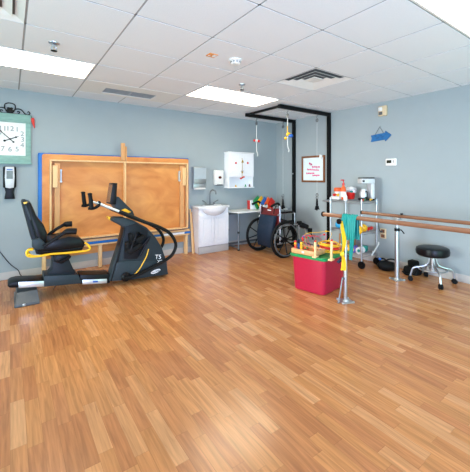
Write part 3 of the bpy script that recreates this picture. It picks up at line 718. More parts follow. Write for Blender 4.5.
# moving arms
loop = [(119, 211.2), (131, 216.2), (144, 221.7), (154, 225), (161.5, 228.2), (169, 232.6), (174, 239), (175.8, 246), (173, 253.5), (168, 258.4), (160.6, 262.9), (148.5, 269.3), (139, 274), (130, 277.4), (124, 277.5)]
L3 = bx(loop, 3.97)
gr = bx([(97, 202.4), (106, 206.4), (121, 212.2)], 3.97)
hook = bx([(88.3, 208.2), (93, 208.4), (98, 206), (99.6, 203), (98, 202)], 3.97)
gp = bx([(91.6, 208), (89.9, 194)], 3.97)
for yo, nm_ in ((0, 'near'), (.42, 'far')):
    o = V(0, yo, 0)
    k = 1.0
    a = MB().tube([p + o for p in cr(L3, 6)], .021, 10).build('swing_arm', M['black'], t)
    MB().tube([p + o for p in gr], .0145, 10).build('telescoping_tube', M['alu'], a, label='silver tube')
    MB().tube([p + o for p in cr(hook, 5)], .017, 8).cyl(gp[0] + o, gp[1] + o, .024, .021, 14).sph(gp[1] + o, .026, (1, 1, .5)).build('hand_grip', M['rubber'], a)
MB().lathe([(.055, 0), (.055, .03), (.03, .05)], atY(126, 277, 4.0) + V(0, .03, 0), 24, Matrix.Rotation(PI / 2, 3, 'X')).build('pivot_hub', M['black'], t)
# console
slab([(113.6, 183), (117.6, 183), (116.2, 204.6), (110.4, 204.4)], 4.08, 4.30, .008).build('console', M['black'], t)
cf = bx([(113.3, 184.6), (110.5, 202.6)], 4.08)
MB().prism([cf[0] + V(-.004, .02, 0), cf[1] + V(-.004, .02, 0), cf[1] + V(-.004, .20, 0), cf[0] + V(-.004, .20, 0)], (.004, 0, 0)).build('screen', M['glass'], t)
slab([(116.4, 197), (118.5, 196.5), (133, 211), (136, 219), (120, 214), (114.5, 206)], 4.10, 4.28, .01).build('console_neck', M['shroud'], t)
slab([(122, 210.3), (126, 208.8), (131.5, 212), (128, 213.4)], 4.06, 4.12, .006).build('neck_accent', M['yellow'], t, label='yellow accent')
# lettering
a, b = atY(155, 258, 4.03), atY(162, 258, 4.03); sz = (b - a).length
MB().text('T5', sz * .82, atY(158.2, 257, 4.03), (1, 0, -.12), (.1, 0, 1), .004).text('XR', sz * .62, atY(160, 261.6, 4.016), (1, 0, -.12), (.1, 0, 1), .004).build('lettering', M['white'], t, 0, 'white lettering')
q = atY(155.8, 271.4, 4.012)
ob = MB()
el = [q + V(.062 * math.cos(k * PI / 12), 0, .022 * math.sin(k * PI / 12) + .012 * math.cos(k * PI / 12)) for k in range(24)]
lo_ = ob.prism(el, (0, .006, 0)).build('logo_plate', M['white'], t, 0, 'white oval logo')
MB().text('NuStep', .034, q + V(0, -.001, 0), (1, 0, .2), (0, 0, 1), .002).build('logo_text', M['shroud_d'], lo_, 0)
# power cord on floor
cd = cr([W(-12, 236, .012), W(0, 252, .012), W(10, 264, .012), V(*W(18, 270, .014)), V(.12, 5.06, .03), V(.25, 4.98, .008), V(.42, 4.8, .008), V(.45, 4.55, .008), V(.40, 4.33, .008)], 6)
for p in cd: p.z = max(p.z, .008)
tag(MB().tube(cd, .0045, 6).build('power_cord', M['black']), 'thin black power cord drooping down the wall behind the exercise stepper', 'cord')

# ================================================================== RIGHT WALL
def R(x, y, d=0): return atX(x, y, XR - d)
# picture
a, b = R(302, 156, .01), R(325, 182, .01)
ya, yb_, z1, z0 = a.y, b.y, R(313, 155.8, .01).z, R(313, 182.3, .01).z
t = thing('framed_print', 'square brown framed print with pink lettering on the right wall', 'picture', (XR, (ya + yb_) / 2, z0))
fw = .035; f = MB()
for lo, hi in (((yb_, z0), (ya, z0 + fw)), ((yb_, z1 - fw), (ya, z1)), ((yb_, z0 + fw), (yb_ + fw, z1 - fw)), ((ya - fw, z0 + fw), (ya, z1 - fw))):
    f.b2((XR - .025, lo[0], lo[1]), (XR - .001, hi[0], hi[1]), .004)
f.build('frame', M['wframe'], t)
MB().b2((XR - .012, yb_ + fw, z0 + fw), (XR - .002, ya - fw, z1 - fw)).build('print', M['paper'], t)
ink = MB(); H_ = z1 - z0; Wd = ya - yb_
def stroke(u0, v0, u1, v1, amp, r):
    pts = []
    n = 22
    for k in range(n + 1):
        s_ = k / n; pts.append((XR - .0135, ya - (u0 + (u1 - u0) * s_) * Wd, z1 - (v0 + (v1 - v0) * s_) * H_ + amp * math.sin(k * 2.3) * (1 + .4 * math.sin(k * 1.1))))
    ink.tube(pts, r * 1.4, 5)
stroke(.34, .28, .46, .34, .016, .006); stroke(.46, .42, .80, .43, .014, .0055); stroke(.24, .51, .76, .55, .014, .0055); stroke(.20, .66, .56, .66, .012, .006); stroke(.48, .74, .78, .74, .012, .0055)
ink.build('hand_lettering', M['pink'], t, 30, 'pink script lettering')
cl = MB().box((XR - .03, yb_ + .085, z1 - .03), (.012, .06, .075), Matrix.Rotation(.3, 3, 'X'), .004)
cl.build('corner_clip', M['plastic_w'], t, label='white clip on the top corner')
# strobe
q = R(383, 111, .02); h = .075
t = thing('alarm_strobe', 'small beige alarm strobe high on the right wall above the blue arrow', 'alarm', (XR, q.y, q.z - h))
MB().b2((XR - .045, q.y - .065, q.z - h), (XR - .001, q.y + .065, q.z + h), .01).build('housing', M['beige'], t)
MB().b2((XR - .07, q.y - .008, q.z - .005), (XR - .045, q.y + .052, q.z + .055), .01).build('strobe_lens', M['plastic_w'], t)
MB().b2((XR - .05, q.y - .005, q.z - .058), (XR - .044, q.y + .055, q.z - .012), .002).build('horn_grille', M['grey'], t)
# arrow sign
aL, aR = R(370.8, 138, .02), R(391, 136, .02); zc = .5 * (R(372, 139, .02).z + R(390, 136.4, .02).z); Ls = aL.y - aR.y
q = V(XR - .022, (aL.y + aR.y) / 2, zc); hh = .05
def ap(u, v): # u along -Y, v up, tilted
    return V(XR - .022, aL.y - u, aL.z - .012 + u * .08 + v)
t = thing('arrow_sign', 'blue wooden arrow sign on a wire pointing right, right wall', 'sign', (XR, q.y, q.z - .06))
MB().prism([ap(0, hh), ap(Ls * .72, hh), ap(Ls * .72, hh * 1.55), ap(Ls, 0), ap(Ls * .72, -hh * 1.55), ap(Ls * .72, -hh), ap(0, -hh), ap(.015, 0)], (.018, 0, 0), .002, 1).build('board', M['sign'], t)
lt = MB()
for k, (u0, u1, v) in enumerate(((.07, .10, .018), (.09, .14, -.012), (.14, .19, .016), (.17, .22, -.008), (.22, .25, .014))):
    lt.tube([ap(Ls * u0 * 3, v) + V(-.001, 0, 0), ap(Ls * u1 * 3, v + .006) + V(-.001, 0, 0)], .004, 5)
lt.build('painted_strokes', M['sign_d'], t, label='darker blue painted strokes')
pk = ap(Ls * .46, .155)
MB().tube([ap(Ls * .24, hh), pk, ap(Ls * .64, hh)], .0035, 6).build('wire', M['grey'], t)
MB().sph(pk + V(.01, 0, .002), .008).build('nail', M['steel'], t)
# thermostat
q = R(391, 162, .02)
t = thing('thermostat', 'small white thermostat with dark screen on right wall below the arrow', 'thermostat', (XR, q.y, q.z - .05))
MB().b2((XR - .03, q.y - .085, q.z - .055), (XR - .001, q.y + .085, q.z + .052), .018, 3).build('housing', M['plastic_w'], t)
MB().b2((XR - .033, q.y - .012, q.z - .016), (XR - .028, q.y + .062, q.z + .028), .002).build('screen', M['screen'], t)
MB().b2((XR - .033, q.y - .055, q.z - .012), (XR - .028, q.y - .03, q.z + .024), .004).build('button', M['base'], t)
# outlet
q = R(383, 233.5, .01)
t = thing('wall_outlet', 'pale wall outlet with brown sockets low on right wall beside cart', 'outlet', (XR, q.y, q.z - .07))
MB().b2((XR - .012, q.y - .05, q.z - .075), (XR - .001, q.y + .05, q.z + .075), .004).build('cover_plate', M['beige'], t)
for dz in (-.036, .036):
    MB().b2((XR - .018, q.y - .028, q.z + dz - .024), (XR - .011, q.y + .028, q.z + dz + .024), .005).build('socket', M['brown'], t, label='brown socket')
cdp = cr([V(XR - .022, q.y + .01, q.z + .03), V(XR - .06, q.y + .03, q.z + .06), V(XR - .05, q.y + .06, q.z + .25), V(XR - .06, q.y + .07, .93), V(XR - .09, q.y + .08, .975), V(XR - .20, q.y + .10, .975)], 6)
tag(MB().tube(cdp, .006, 6).box((XR - .034, q.y + .01, q.z + .03), (.034, .03, .03), None, .006).build('appliance_cord', M['grey']), 'thin grey appliance cord rising from the wall outlet to the chrome cart', 'cord')

# ---- overhead frame
FA, FB, FX0, FX1, FZ = 4.56, 3.70, 3.32, XR - .03, 2.375
t = thing('pulley_gantry', 'black square-tube frame under the ceiling with two posts by right wall', 'frame', (FX1, (FA + FB) / 2, 0))
s_ = .0275
for Y in (FA, FB):
    MB().b2((FX1 - s_, Y - s_, 0), (FX1 + s_, Y + s_, FZ - s_), .003, 1).build('post', M['frame'], t)
    MB().b2((FX0 - s_, Y - s_, FZ - s_), (FX1 + s_, Y + s_, FZ + s_), .003, 1).build('beam', M['frame'], t)
    MB().b2((FX1 - .06, Y - .06, 0), (FX1 + .028, Y + .06, .008)).build('foot_plate', M['frame'], t)
MB().b2((FX0 - .02, FB + s_, FZ - .012), (FX0 + .02, FA - s_, FZ + .02), .003, 1).build('cross_bar', M['frame'], t)
q = V(FX1 - s_ - .004, FA, 1.36)
MB().cyl(q, q + V(.012, 0, 0), .014).build('bolt', M['steel'], t)
def pulley(px, Y, zend, kind, label, handle=None, wire=True):
    x = atY(px, 150, Y).x; z0 = FZ - s_
    t = thing('overhead_pulley', label, 'pulley', (x, Y, zend), 'hanging pulleys on the overhead frame')
    hk = MB().tube(cr([(x, Y, z0), (x + .012, Y, z0 - .025), (x - .01, Y, z0 - .05), (x + .016, Y, z0 - .075)], 5), .006).torus((x, Y, z0 - .10), .026, .007, 'X', 20)
    hk.lathe([(.02, -.008), (.016, 0), (.02, .008)], (x, Y, z0 - .10), 16, Matrix.Rotation(PI / 2, 3, 'Y')).build('pulley_wheel', M['darksteel'], t)
    if kind == 'handle':
        zh = handle[2]
        MB().tube([(x, Y, z0 - .12), (x + .003, Y, zh)], .006, 6).tube(cr([(x + .003, Y, zh), (x, Y, zh - .08), (x + .006, Y, zend + .09), (x + .03, Y, zend + .03), (x + .02, Y, zend)], 6), .0065, 6).build('cord', M['rope'], t)
        hd = MB().sph((x + .003, Y, zh), .026, (.9, .9, 1.1))
        hd.build('toggle', M['cloth'] if handle[0] == 'red' else M['yellow'], t)
        dirv = V(math.cos(YAW), -math.sin(YAW), 0); c0 = V(x, Y, zh)
        if handle[0] == 'red':
            MB().sph(c0 - dirv * .038, .022).sph(c0 + dirv * .042 + V(0, 0, -.012), .023).build('hand_ball', M['red'], t, label='red balls')
        else:
            MB().sph(c0 + dirv * .05 + V(0, 0, -.02), .038, (1, 1, .8)).build('hand_ball', M['blue'], t, label='blue ball')
            MB().tube([c0 + V(0, 0, .13), c0 + V(0, 0, .02)], .007).sph(c0 + dirv * .02 + V(0, 0, .012), .028, (1.2, 1, .8)).sph(c0 - dirv * .03 + V(0, 0, -.06), .022).build('hand_tube', M['yellow'], t, label='yellow tube')
    else:
        MB().tube([(x, Y, z0 - .12), (x, Y, zend + .29)], .0018, 6).build('cord', M['rope'], t)
        MB().torus((x, Y, zend + .25), .026, .007, 'Y', 18).torus((x, Y, zend + .205), .022, .007, 'X', 18).build('ring', M['darksteel'], t)
        MB().tube([(x, Y, zend + .19), (x, Y, zend + .10), (x, Y, zend + .05)], [.012, .02, .018]).prism([V(x - .05, Y - .012, zend + .01), V(x - .03, Y - .012, zend + .07), V(x + .03, Y - .012, zend + .07), V(x + .055, Y - .012, zend + .0), V(x + .02, Y - .012, zend + .025), V(x, Y - .012, zend - .01)], (0, .024, 0), .004).build('hand_strap', M['rubber'], t, label='black hand strap')
pulley(256.5, FA, atY(258, 156, FA).z, 'handle', 'pulley with cord and red ball handle, nearest the white wall cabinet', ('red', None, atY(256.5, 140.5, FA).z))
pulley(287.5, FB, atY(287, 152, FB).z, 'handle', 'pulley with cord and blue and yellow handle, left of the first post', ('yb', None, atY(287.5, 134.5, FB).z))
pulley(317, FB, atY(317, 210, FB).z, 'strap', 'pulley with long cord and black hand strap below the framed print')
pulley(283, FA, atY(283, 209, FA).z, 'strap', 'pulley with long cord and black hand strap above the wheelchair')

# ================================================================== WHEELCHAIR
AX, YN, YF_, WR = 3.535, 3.83, 4.48, .295
t = thing('wheelchair', 'wheelchair seen from behind with burgundy back and black spoked wheels near table', 'wheelchair', (AX, (YN + YF_) / 2, 0))
for Y, sg in ((YN, -1), (YF_, 1)):
    c = V(AX, Y, WR)
    tr = MB().torus(c, WR - .018, .018, 'Y', 40, 10).build('drive_wheel', M['rubber'], t)
    MB().torus(c + V(0, sg * .045, 0), WR - .045, .010, 'Y', 40, 8).build('hand_rim', M['grey'], tr, label='grey hand rim')
    sp = MB().cyl(c - V(0, .03, 0), c + V(0, .03, 0), .035).torus(c, WR - .04, .011, 'Y', 36, 6)
    for k in range(8):
        a = k * PI / 4 + .2; sp.tube([c + V(.03 * math.cos(a), 0, .03 * math.sin(a)), c + V((WR - .04) * math.cos(a), 0, (WR - .04) * math.sin(a))], .009, 6)
    sp.build('spokes', M['black'], tr)
    yi = Y - sg * .075                                   # side frame
    b = MB()
    b.tube(cr([(AX - .15, yi, .855), (AX - .08, yi, .87), (AX - .045, yi, .82), (AX - .035, yi, .5), (AX - .035, yi, .22)], 6), .012, 10)
    b.tube(cr([(AX - .09, yi, .22), (AX + .3, yi, .22), (AX + .42, yi, .25)], 5), .012, 10).tube([(AX - .09, yi, .50), (AX + .38, yi, .50)], .012, 10).tube([(AX + .40, yi, .20), (AX + .38, yi, .52), (AX + .52, yi, .44), (AX + .60, yi, .16)], .011, 10)
    b.tube(cr([(AX - .09, yi, .68), (AX, yi, .70), (AX + .26, yi, .70), (AX + .29, yi, .66), (AX + .29, yi, .5)], 5), .011, 10)
    b.cyl((AX, yi, WR), (AX, Y, WR), .012)
    b.build('side_frame', M['steel'], t)
    MB().tube(cr([(AX - .22, yi, .83), (AX - .15, yi, .858), (AX - .08, yi, .87), (AX - .05, yi, .84)], 4), .019, 10).build('push_handle', M['rubber'], t)
    MB().b2((AX - .02, yi - .028, .70), (AX + .25, yi + .028, .735), .014, 3).build('armrest', M['vinyl'], t)
    MB().b2((AX - .05, yi - .004, .50), (AX + .28, yi + .004, .58), .003, 1).build('side_guard', M['black'], t)
    cw = MB().torus((AX + .40, yi, .095), .075, .02, 'Y', 24, 8).cyl((AX + .40, yi - .02, .095), (AX + .40, yi + .02, .095), .06, None, 18).build('caster_wheel', M['rubber'], t)
    MB().tube([(AX + .40, yi, .25), (AX + .40, yi + .03, .17), (AX + .40, yi + .03, .095)], .010).build('fork', M['black'], cw)
    MB().box((AX + .66, yi + -sg * .07, .13), (.16, .14, .015), Matrix.Rotation(.25, 3, 'Y'), .004).build('footplate', M['black'], t)
    MB().box((AX + .52, yi + -sg * .04, .46), (.20, .14, .09), Matrix.Rotation(.35, 3, 'Y'), .03).build('calf_pad', M['vinyl'], t)
    MB().tube([(AX + .36, yi, .50), (AX + .66, yi, .38), (AX + .74, yi, .20)], .012).box((AX + .40, yi, .52), (.09, .05, .07), None, .015).box((AX + .66, yi, .36), (.07, .07, .10), None, .02).build('leg_rest', M['black'], t)
ym = (YN + YF_) / 2
MB().prism([(AX - .05, YN + .085, .48), (AX - .05, YF_ - .085, .48), (AX - .05, YF_ - .085, .79), (AX - .05, ym, .765), (AX - .05, YN + .085, .79)], (.02, 0, 0), .008).build('backrest', M['burg'], t, label='burgundy vinyl backrest')
MB().b2((AX - .07, YN + .09, .49), (AX + .37, YF_ - .09, .525), .012).build('seat', M['burg'], t)
MB().tube([(AX + .1, YN + .08, .24), (AX + .1, YF_ - .08, .49)], .011).tube([(AX + .13, YN + .08, .49), (AX + .13, YF_ - .08, .24)], .011).build('cross_brace', M['black'], t)
MB().b2((AX - .058, ym - .05, .735), (AX - .05, ym + .05, .75), .002, 1).build('label_patch', M['cloth'], t)
# bag hanging on the back
bg_ = MB()
xb = AX - .06
t_ = bmesh.new(); rows = []
for k in range(9):
    u = k / 8; z = .665 - u * .53; ya_ = YF_ - .17 + .06 * u + .06 * u * u; yb2 = YN + .10 + .14 * u * u + .02 * u
    d_ = .035 + .09 * math.sin(PI * min(1, .15 + u * .85)) ** .8
    ring = []
    for m in range(20):
        a = 2 * PI * m / 20; cy = (ya_ + yb2) / 2; hw_ = (ya_ - yb2) / 2
        ca, sa = math.cos(a), math.sin(a)
        ring.append(t_.verts.new((xb - d_ / 2 + d_ / 2 * (abs(sa) ** .7) * (1 if sa > 0 else -1) + .006 * math.sin(5 * a + 3 * u), cy + hw_ * (abs(ca) ** .6) * (1 if ca > 0 else -1), z + .01 * math.sin(3 * a) * u)))
    rows.append(ring)
for a, b in zip(rows, rows[1:]):
    for m in range(20): t_.faces.new((a[m], a[(m + 1) % 20], b[(m + 1) % 20], b[m]))
t_.faces.new(rows[0][::-1]); t_.faces.new(rows[-1]); bmesh.ops.recalc_face_normals(t_, faces=t_.faces[:])
bg_._merge(t_)
t = thing('wheelchair_bag', 'navy blue nylon bag hanging from back of the wheelchair', 'bag', (xb, ym, .14))
bg_.build('body', M['navy'], t, 50)
sb = MB()
for Y in (YN + .17, YF_ - .17): sb.tube(cr([(xb - .03, Y, .69), (AX - .085, Y - .01, .76), (AX - .06, Y - .03 * (1 if Y < ym else -1), .83)], 4), .008)
sb.build('strap', M['rubber'], t)
MB().b2((xb - .062, YF_ - .19, .62), (xb - .055, YF_ - .13, .645), .002, 1).build('tag', M['cloth'], t)

# ================================================================== TOTE AND ITS LOAD
a_ = .19; ca, sa = math.cos(a_), math.sin(a_)
tc_ = zp(323.6, 296.2)                      # near floor corner
TW, TD, TH = .50, .385, .403
def tp(u, v, z=0): return V(tc_.x + ca * u - sa * v, tc_.y + sa * u + ca * v, z)
t = thing('storage_tote', 'large crimson plastic storage tote with green lid on the wood floor', 'storage tote', tuple(tp(TW / 2, TD / 2)))
def ring(mrg, z, r=.05, n=4):
    pts = []
    for (u, v, a) in ((TW + mrg - r, TD + mrg - r, 0), (-mrg + r, TD + mrg - r, PI / 2), (-mrg + r, -mrg + r, PI), (TW + mrg - r, -mrg + r, 1.5 * PI)):
        for k in range(n + 1): aa = a + k * PI / 2 / n; pts.append(tp(u + r * math.cos(aa), v + r * math.sin(aa), z))
    return pts
def loft(rings):
    t_ = bmesh.new(); rs = [[t_.verts.new(p) for p in r] for r in rings]; n = len(rs[0])
    for x, y in zip(rs, rs[1:]):
        for k in range(n): t_.faces.new((x[k], x[(k + 1) % n], y[(k + 1) % n], y[k]))
    t_.faces.new(rs[0][::-1]); t_.faces.new(rs[-1]); bmesh.ops.recalc_face_normals(t_, faces=t_.faces[:])
    return MB()._merge(t_)
loft([ring(-.002, .0), ring(.008, .012), ring(.026, TH - .03), ring(.036, TH - .028), ring(.036, TH - .001)]).build('bin', M['crimson'], t)
loft([ring(.043, TH - .02), ring(.047, TH - .01), ring(.047, TH + .006), ring(.037, TH + .012), ring(.02, TH + .012), ring(.01, TH + .004)]).build('lid', M['green'], t)
LZ = TH + .0125
# wooden activity tray
t = thing('activity_tray', 'shallow wooden tray of bead strings on the tote lid', 'tray', tuple(tp(.06, TD / 2, LZ)))
u0, u1, v0, v1 = -.03, .20, .09, .405; f = MB()
def tb(mb, u0, v0, z0, u1, v1, z1, bev=.003):
    return mb.box(tp((u0 + u1) / 2, (v0 + v1) / 2, (z0 + z1) / 2), (u1 - u0, v1 - v0, z1 - z0), a_, bev)
tb(f, u0, v0, LZ, u1, v1, LZ + .008)
for q in ((u0, v0, u0 + .014, v1), (u1 - .014, v0, u1, v1), (u0 + .014, v0, u1 - .014, v0 + .014), (u0 + .014, v1 - .014, u1 - .014, v1)): tb(f, q[0], q[1], LZ, q[2], q[3], LZ + .055)
f.build('frame', M['pine_d'], t)
tb(MB(), u0 - .002, .23, LZ + .02, u0, .26, LZ + .038, 0).build('label_sticker', M['cloth'], t, label='white sticker')
rnd = random.Random(4)
for k in range(26):
    mm = rnd.choice(['green', 'green', 'red', 'yellow', 'blue', 'orange'])
    p = tp(u0 + .03 + rnd.random() * (u1 - u0 - .06), v0 + .03 + rnd.random() * (v1 - v0 - .06), LZ + .022 + (.018 if k % 3 == 0 else 0))
    MB().sph(p, .0125).build('bead', M[mm], t)
# stacking pegs
def peg(u, v, h, cols_, label):
    b0 = tp(u, v, LZ + .008)
    t = thing('stacking_peg', label, 'peg', tuple(b0), 'coloured pegs standing in the tray')
    n = len(cols_)
    for k, mm in enumerate(cols_): MB().lathe([(.010, 0), (.0135, .003), (.0135, h / n - .003), (.010, h / n)], b0 + V(0, 0, k * h / n), 14).build('ring', M[mm], t)
peg(.01, .375, .13, ['green', 'sky', 'red', 'orange', 'yellow', 'red'][:6], 'peg of stacked rainbow rings at the left end of tray')
peg(.02, .30, .12, ['yellow', 'yellow', 'yellow'], 'plain yellow peg second from left in the tray')
peg(.07, .37, .135, ['blue', 'blue', 'navy'], 'dark blue peg standing behind the yellow peg in tray')
# wooden posts with red tips
def post(P0, h, label, tilt=0):
    t = thing('wooden_post', label, 'post', tuple(P0), 'wooden posts on the tote lid')
    MB().box(P0 + V(tilt * h / 2, 0, h / 2), (.022, .022, h), Matrix.Rotation(tilt, 3, 'Y') @ Matrix.Rotation(a_, 3, 'Z'), .003).box(P0 + V(0, 0, .009), (.07, .045, .018), a_, .004).build('upright', M['pine'], t)
    MB().box(P0 + V(tilt * h, 0, h + .006), (.019, .019, .022), Matrix.Rotation(tilt, 3, 'Y'), .005).build('tip', M['red'], t, label='red tip')
post(zp(315.3, 257.5, LZ), .17, 'pale wooden post with red tip standing beside the tray end')
post(zp(331.3, 260.5, LZ), .205, 'taller pale wooden post with red tip at the tote near corner', .04)
# coil of tubing
cc = zp(329, 255, LZ); cc = tp(.27, .11, LZ)
for mm, cn, zz, R_, dx, dz in (('yellow', 'yellow', .022, .115, 0, .02), ('red', 'red', .055, .10, .01, .03), ('yellow', 'thick yellow', .09, .105, -.01, .05)):
    pts = []
    for k in range(60):
        a = k * 2 * PI / 30; rr_ = R_ * (1.25 - .22 * (k >= 30)) + .006 * math.sin(3 * a); pts.append(cc + V(.06 + dx + rr_ * math.cos(a), rr_ * .9 * math.sin(a), zz + .010 * math.sin(a + dx * 30) + (.010 if k >= 30 else 0)))
    lb = {'yellow': 'yellow rubber tubing coil lying lowest on the tote lid', 'red': 'red rubber tubing coil between the yellow coils on tote lid', 'thick yellow': 'yellow rubber tubing coil lying topmost on the tote lid'}[cn]
    tag(MB().tube(pts, .0078, 8).build('tubing_coil', M[mm]), lb, 'tubing', 'rubber tubing coils on the tote')
# bead maze
t = thing('bead_maze', 'wire bead maze with yellow and pink loops standing on tote lid', 'toy', tuple(tp(.22, .30, LZ)))
b0 = MB(); tb(b0, .215, .22, LZ, .40, .40, LZ + .02); b0.build('base', M['pine_d'], t)
for mm, pts in (('yellow', [(.23, .38, .02), (.20, .40, .12), (.24, .37, .19), (.36, .28, .20), (.46, .20, .21), (.50, .18, .16), (.39, .23, .02)]), ('pink', [(.23, .25, .02), (.16, .36, .11), (.20, .38, .17), (.30, .30, .15), (.42, .20, .17), (.38, .25, .02)]), ('red', [(.25, .30, .02), (.22, .34, .14), (.29, .28, .17), (.38, .24, .10), (.36, .30, .02)]), ('gold', [(.3, .39, .02), (.30, .42, .12), (.36, .34, .15), (.34, .26, .02)])):
    P_ = cr([tp(u, v, LZ + z) for u, v, z in pts], 7)
    wo = MB().tube(P_, .003, 6).build('wire_loop', M[mm], t)
    for k in (8, 10, 26):
        if k < len(P_): MB().sph(P_[k], .013).build('bead', M[random.choice(['red', 'blue', 'green', 'yellow'])], wo)

# ================================================================== PARALLEL BARS
RZ = .873
def rail(X, y1, yp, RZ, label, pr_=.0205):
    t = thing('parallel_bar', label, 'parallel bar', (X, yp, 0), 'parallel bars')
    y0 = -.12
    MB().tube([(X, y0, RZ), (X, y1 - .012, RZ)], .0215, 16).build('handrail', M['wood'], t, label='varnished wooden handrail')
    MB().tube([(X, y1 - .014, RZ), (X, y1, RZ)], .030, 16).build('end_cap', M['black'], t, label='black end cap')
    for yy in (yp, y0 + .15):
        lower = MB().cyl((X, yy, .005), (X, yy, RZ - .17), pr_, None, 16).build('post', M['chrome'], t)
        MB().cyl((X, yy, RZ - .17), (X, yy, RZ - .02), .016, None, 14).build('inner_tube', M['steel'], lower)
        MB().b2((X - .028, yy - .045, RZ - .045), (X + .028, yy + .045, RZ - .018), .008).build('saddle', M['steel'], lower)
        MB().cyl((X, yy, RZ - .19), (X, yy, RZ - .155), pr_ + .006, None, 16).tube([(X, yy, RZ - .17), (X + .05, yy - .03, RZ - .18), (X + .08, yy - .05, RZ - .225)], .008).build('locking_collar', M['black'], lower)
        c = V(X, yy, 0)
        pl_ = MB().prism([c + V(-.09, -.035, 0), c + V(.035, -.09, 0), c + V(.09, .035, 0), c + V(-.035, .09, 0)], (0, 0, .006), .001, 1)
        for dx, dy in ((-.078, -.028), (.03, -.078), (.078, .028), (-.03, .078)): pl_.cyl(c + V(dx, dy, .005), c + V(dx, dy, .016), .011, None, 10)
        pl_.lathe([(.04, .006), (.032, .02), (.024, .026)], c, 18).build('floor_plate', M['steel'], t)
    return t
pp = zp(345.3, 301.2); p2 = zp(397, 279.5)
rail(pp.x, atX(322.8, 214, pp.x).y, pp.y, .881, 'nearer parallel bar, wooden rail on a post, draped with exercise bands')
rail(p2.x, 2.70, p2.y, .803, 'farther parallel bar, wooden rail on a chrome post closest to right wall', .027)
fr_ = bpy.data.objects['parallel_bar.001']
MB().cyl((p2.x, p2.y - .06, .80), (p2.x, p2.y - .06, .842), .016, None, 12).build('rail_knob', M['black'], fr_)
# brace strut on the near post base
t = bpy.data.objects['parallel_bar']
q0 = zp(338.6, 303, .006); q1 = V(pp.x - .012, pp.y + .006, .20)
st = MB().tube(cr([(pp.x - .02, pp.y, .235), (pp.x - .04, pp.y + .004, .25), (pp.x - .055, pp.y - .0, .22), (q0.x, q0.y, .012)], 6), .008)
st.sph((q0.x, q0.y, .012), .012)
st.build('strut', M['darksteel'], t, label='thin grey side strut')
# adjusting knob under the near rail
kq = atX(338.2, 221.6, pp.x - .08)
MB().cyl((pp.x - .015, kq.y - .01, kq.z), (pp.x - .075, kq.y - .005, kq.z), .012, None, 12).cyl((pp.x - .06, kq.y - .005, kq.z), kq, .028, None, 16).build('knob', M['black'], t)
# exercise bands
bx0, bz = pp.x, .881
dirY = V(0, 1, 0)
t = thing('exercise_band', 'wide teal exercise band draped over the nearer parallel bar', 'exercise band', (bx0, pp.y, .55), 'exercise bands on the bar')
def drape(yc, z_front, z_back, w0, w1, wave, sw=0.0):
    r = .026; pts = []; ws = []
    n = 12
    for k in range(n): u = k / n; pts.append(V(bx0 - r - .012 * (1 - u), yc + sw * (1 - u), z_front + (bz - z_front) * u)); ws.append(w1 + (w0 - w1) * u)
    for k in range(7): a = PI - k * PI / 6; pts.append(V(bx0 + r * math.cos(a), yc, bz + r * math.sin(a))); ws.append(w0)
    for k in range(1, n + 1): u = k / n; pts.append(V(bx0 + r + .012 * u, yc - sw * u * .5, bz - (bz - z_back) * u)); ws.append(w0 + (w1 - w0) * u)
    return pts, ws
ypx = lambda x, y, o=.05: atX(x, y, bx0 - o)
def tail(trace, wpx, mb, o=.035, back=.70):
    P = [ypx(x, y, o) for x, y in trace]; yc = P[0].y
    pts = [V(bx0 + .030, yc, back + .02 * k) for k in range(int((bz - back) / .02))]; n0 = len(pts)
    for k in range(7): a = k * PI / 6; pts.append(V(bx0 + .028 * math.cos(a), yc, bz + .028 * math.sin(a)))
    lead = len(pts); C = cr(P, 5); pts += C
    ws = [wpx[0] / 78] * lead
    for i in range(len(C)):
        f_ = i / 5; k = min(int(f_), len(wpx) - 2); ws.append((wpx[k] + (wpx[k + 1] - wpx[k]) * (f_ - k)) / 78)
    mb.ribbon(pts, ws, V(0, 1, 0), .003, .006); return mb
tail([(347.8, 220), (348, 226), (347.8, 232), (347, 240)], [8, 8, 7, 4], MB(), .034).build('sheet', M['band_t'], t, 60)
tail([(352.3, 220), (352.2, 231), (351.6, 245), (350.6, 260)], [5.5, 5, 4.4, 3], MB(), .040, .66).build('tail', M['band_t'], t, 60)
tail([(343.6, 220), (343.2, 232), (343, 245), (342.5, 256)], [5, 4.5, 3.6, 3], MB(), .040, .72).build('tail', M['band_t'], t, 60)
t = thing('exercise_band', 'long yellow exercise band knotted and hanging down the nearer bar post', 'exercise band', (bx0 - .045, pp.y, .30), 'exercise bands on the bar')
yy = pp.y + .05
zt_, zk, zb_ = .85, atX(342.5, 254, bx0 - .05).z, atX(343, 270, bx0 - .05).z
ypx = lambda x, y: atX(x, y, bx0 - .06)
pth = [ypx(341.5, 221), ypx(342.5, 229), ypx(344.2, 238), ypx(344, 246), ypx(342.2, 254), ypx(343.4, 258), ypx(343.8, 264), ypx(343.4, 270.5)]
wd = [.022, .036, .042, .036, .018, .034, .046, .054]
P_ = cr(pth, 4); W_ = []
for i in range(len(P_)):
    f_ = i / 4; k = min(int(f_), len(wd) - 2); W_.append(wd[k] + (wd[k + 1] - wd[k]) * (f_ - k))
MB().ribbon(P_, W_, V(math.cos(YAW) * .6, -math.sin(YAW), 0), .004, .007).build('sheet', M['band_y'], t, 60)
q = ypx(342.2, 254)
MB().sph(q, .022, (1, 1, .8)).torus(q, .016, .011, 'X', 14).build('knot', M['band_y'], t)
t = thing('blue_hand_grip', 'dark blue hand grip hanging beside the yellow band knot', 'hand grip', tuple(ypx(340, 262)))
q = ypx(339.4, 261)
MB().cyl(q + V(.0, .02, -.02), q + V(.03, -.02, .035), .017, None, 12).build('grip', M['navy'], t)
MB().tube([q + V(.03, -.02, .035), ypx(342, 255)], .006).build('loop', M['sky'], t)

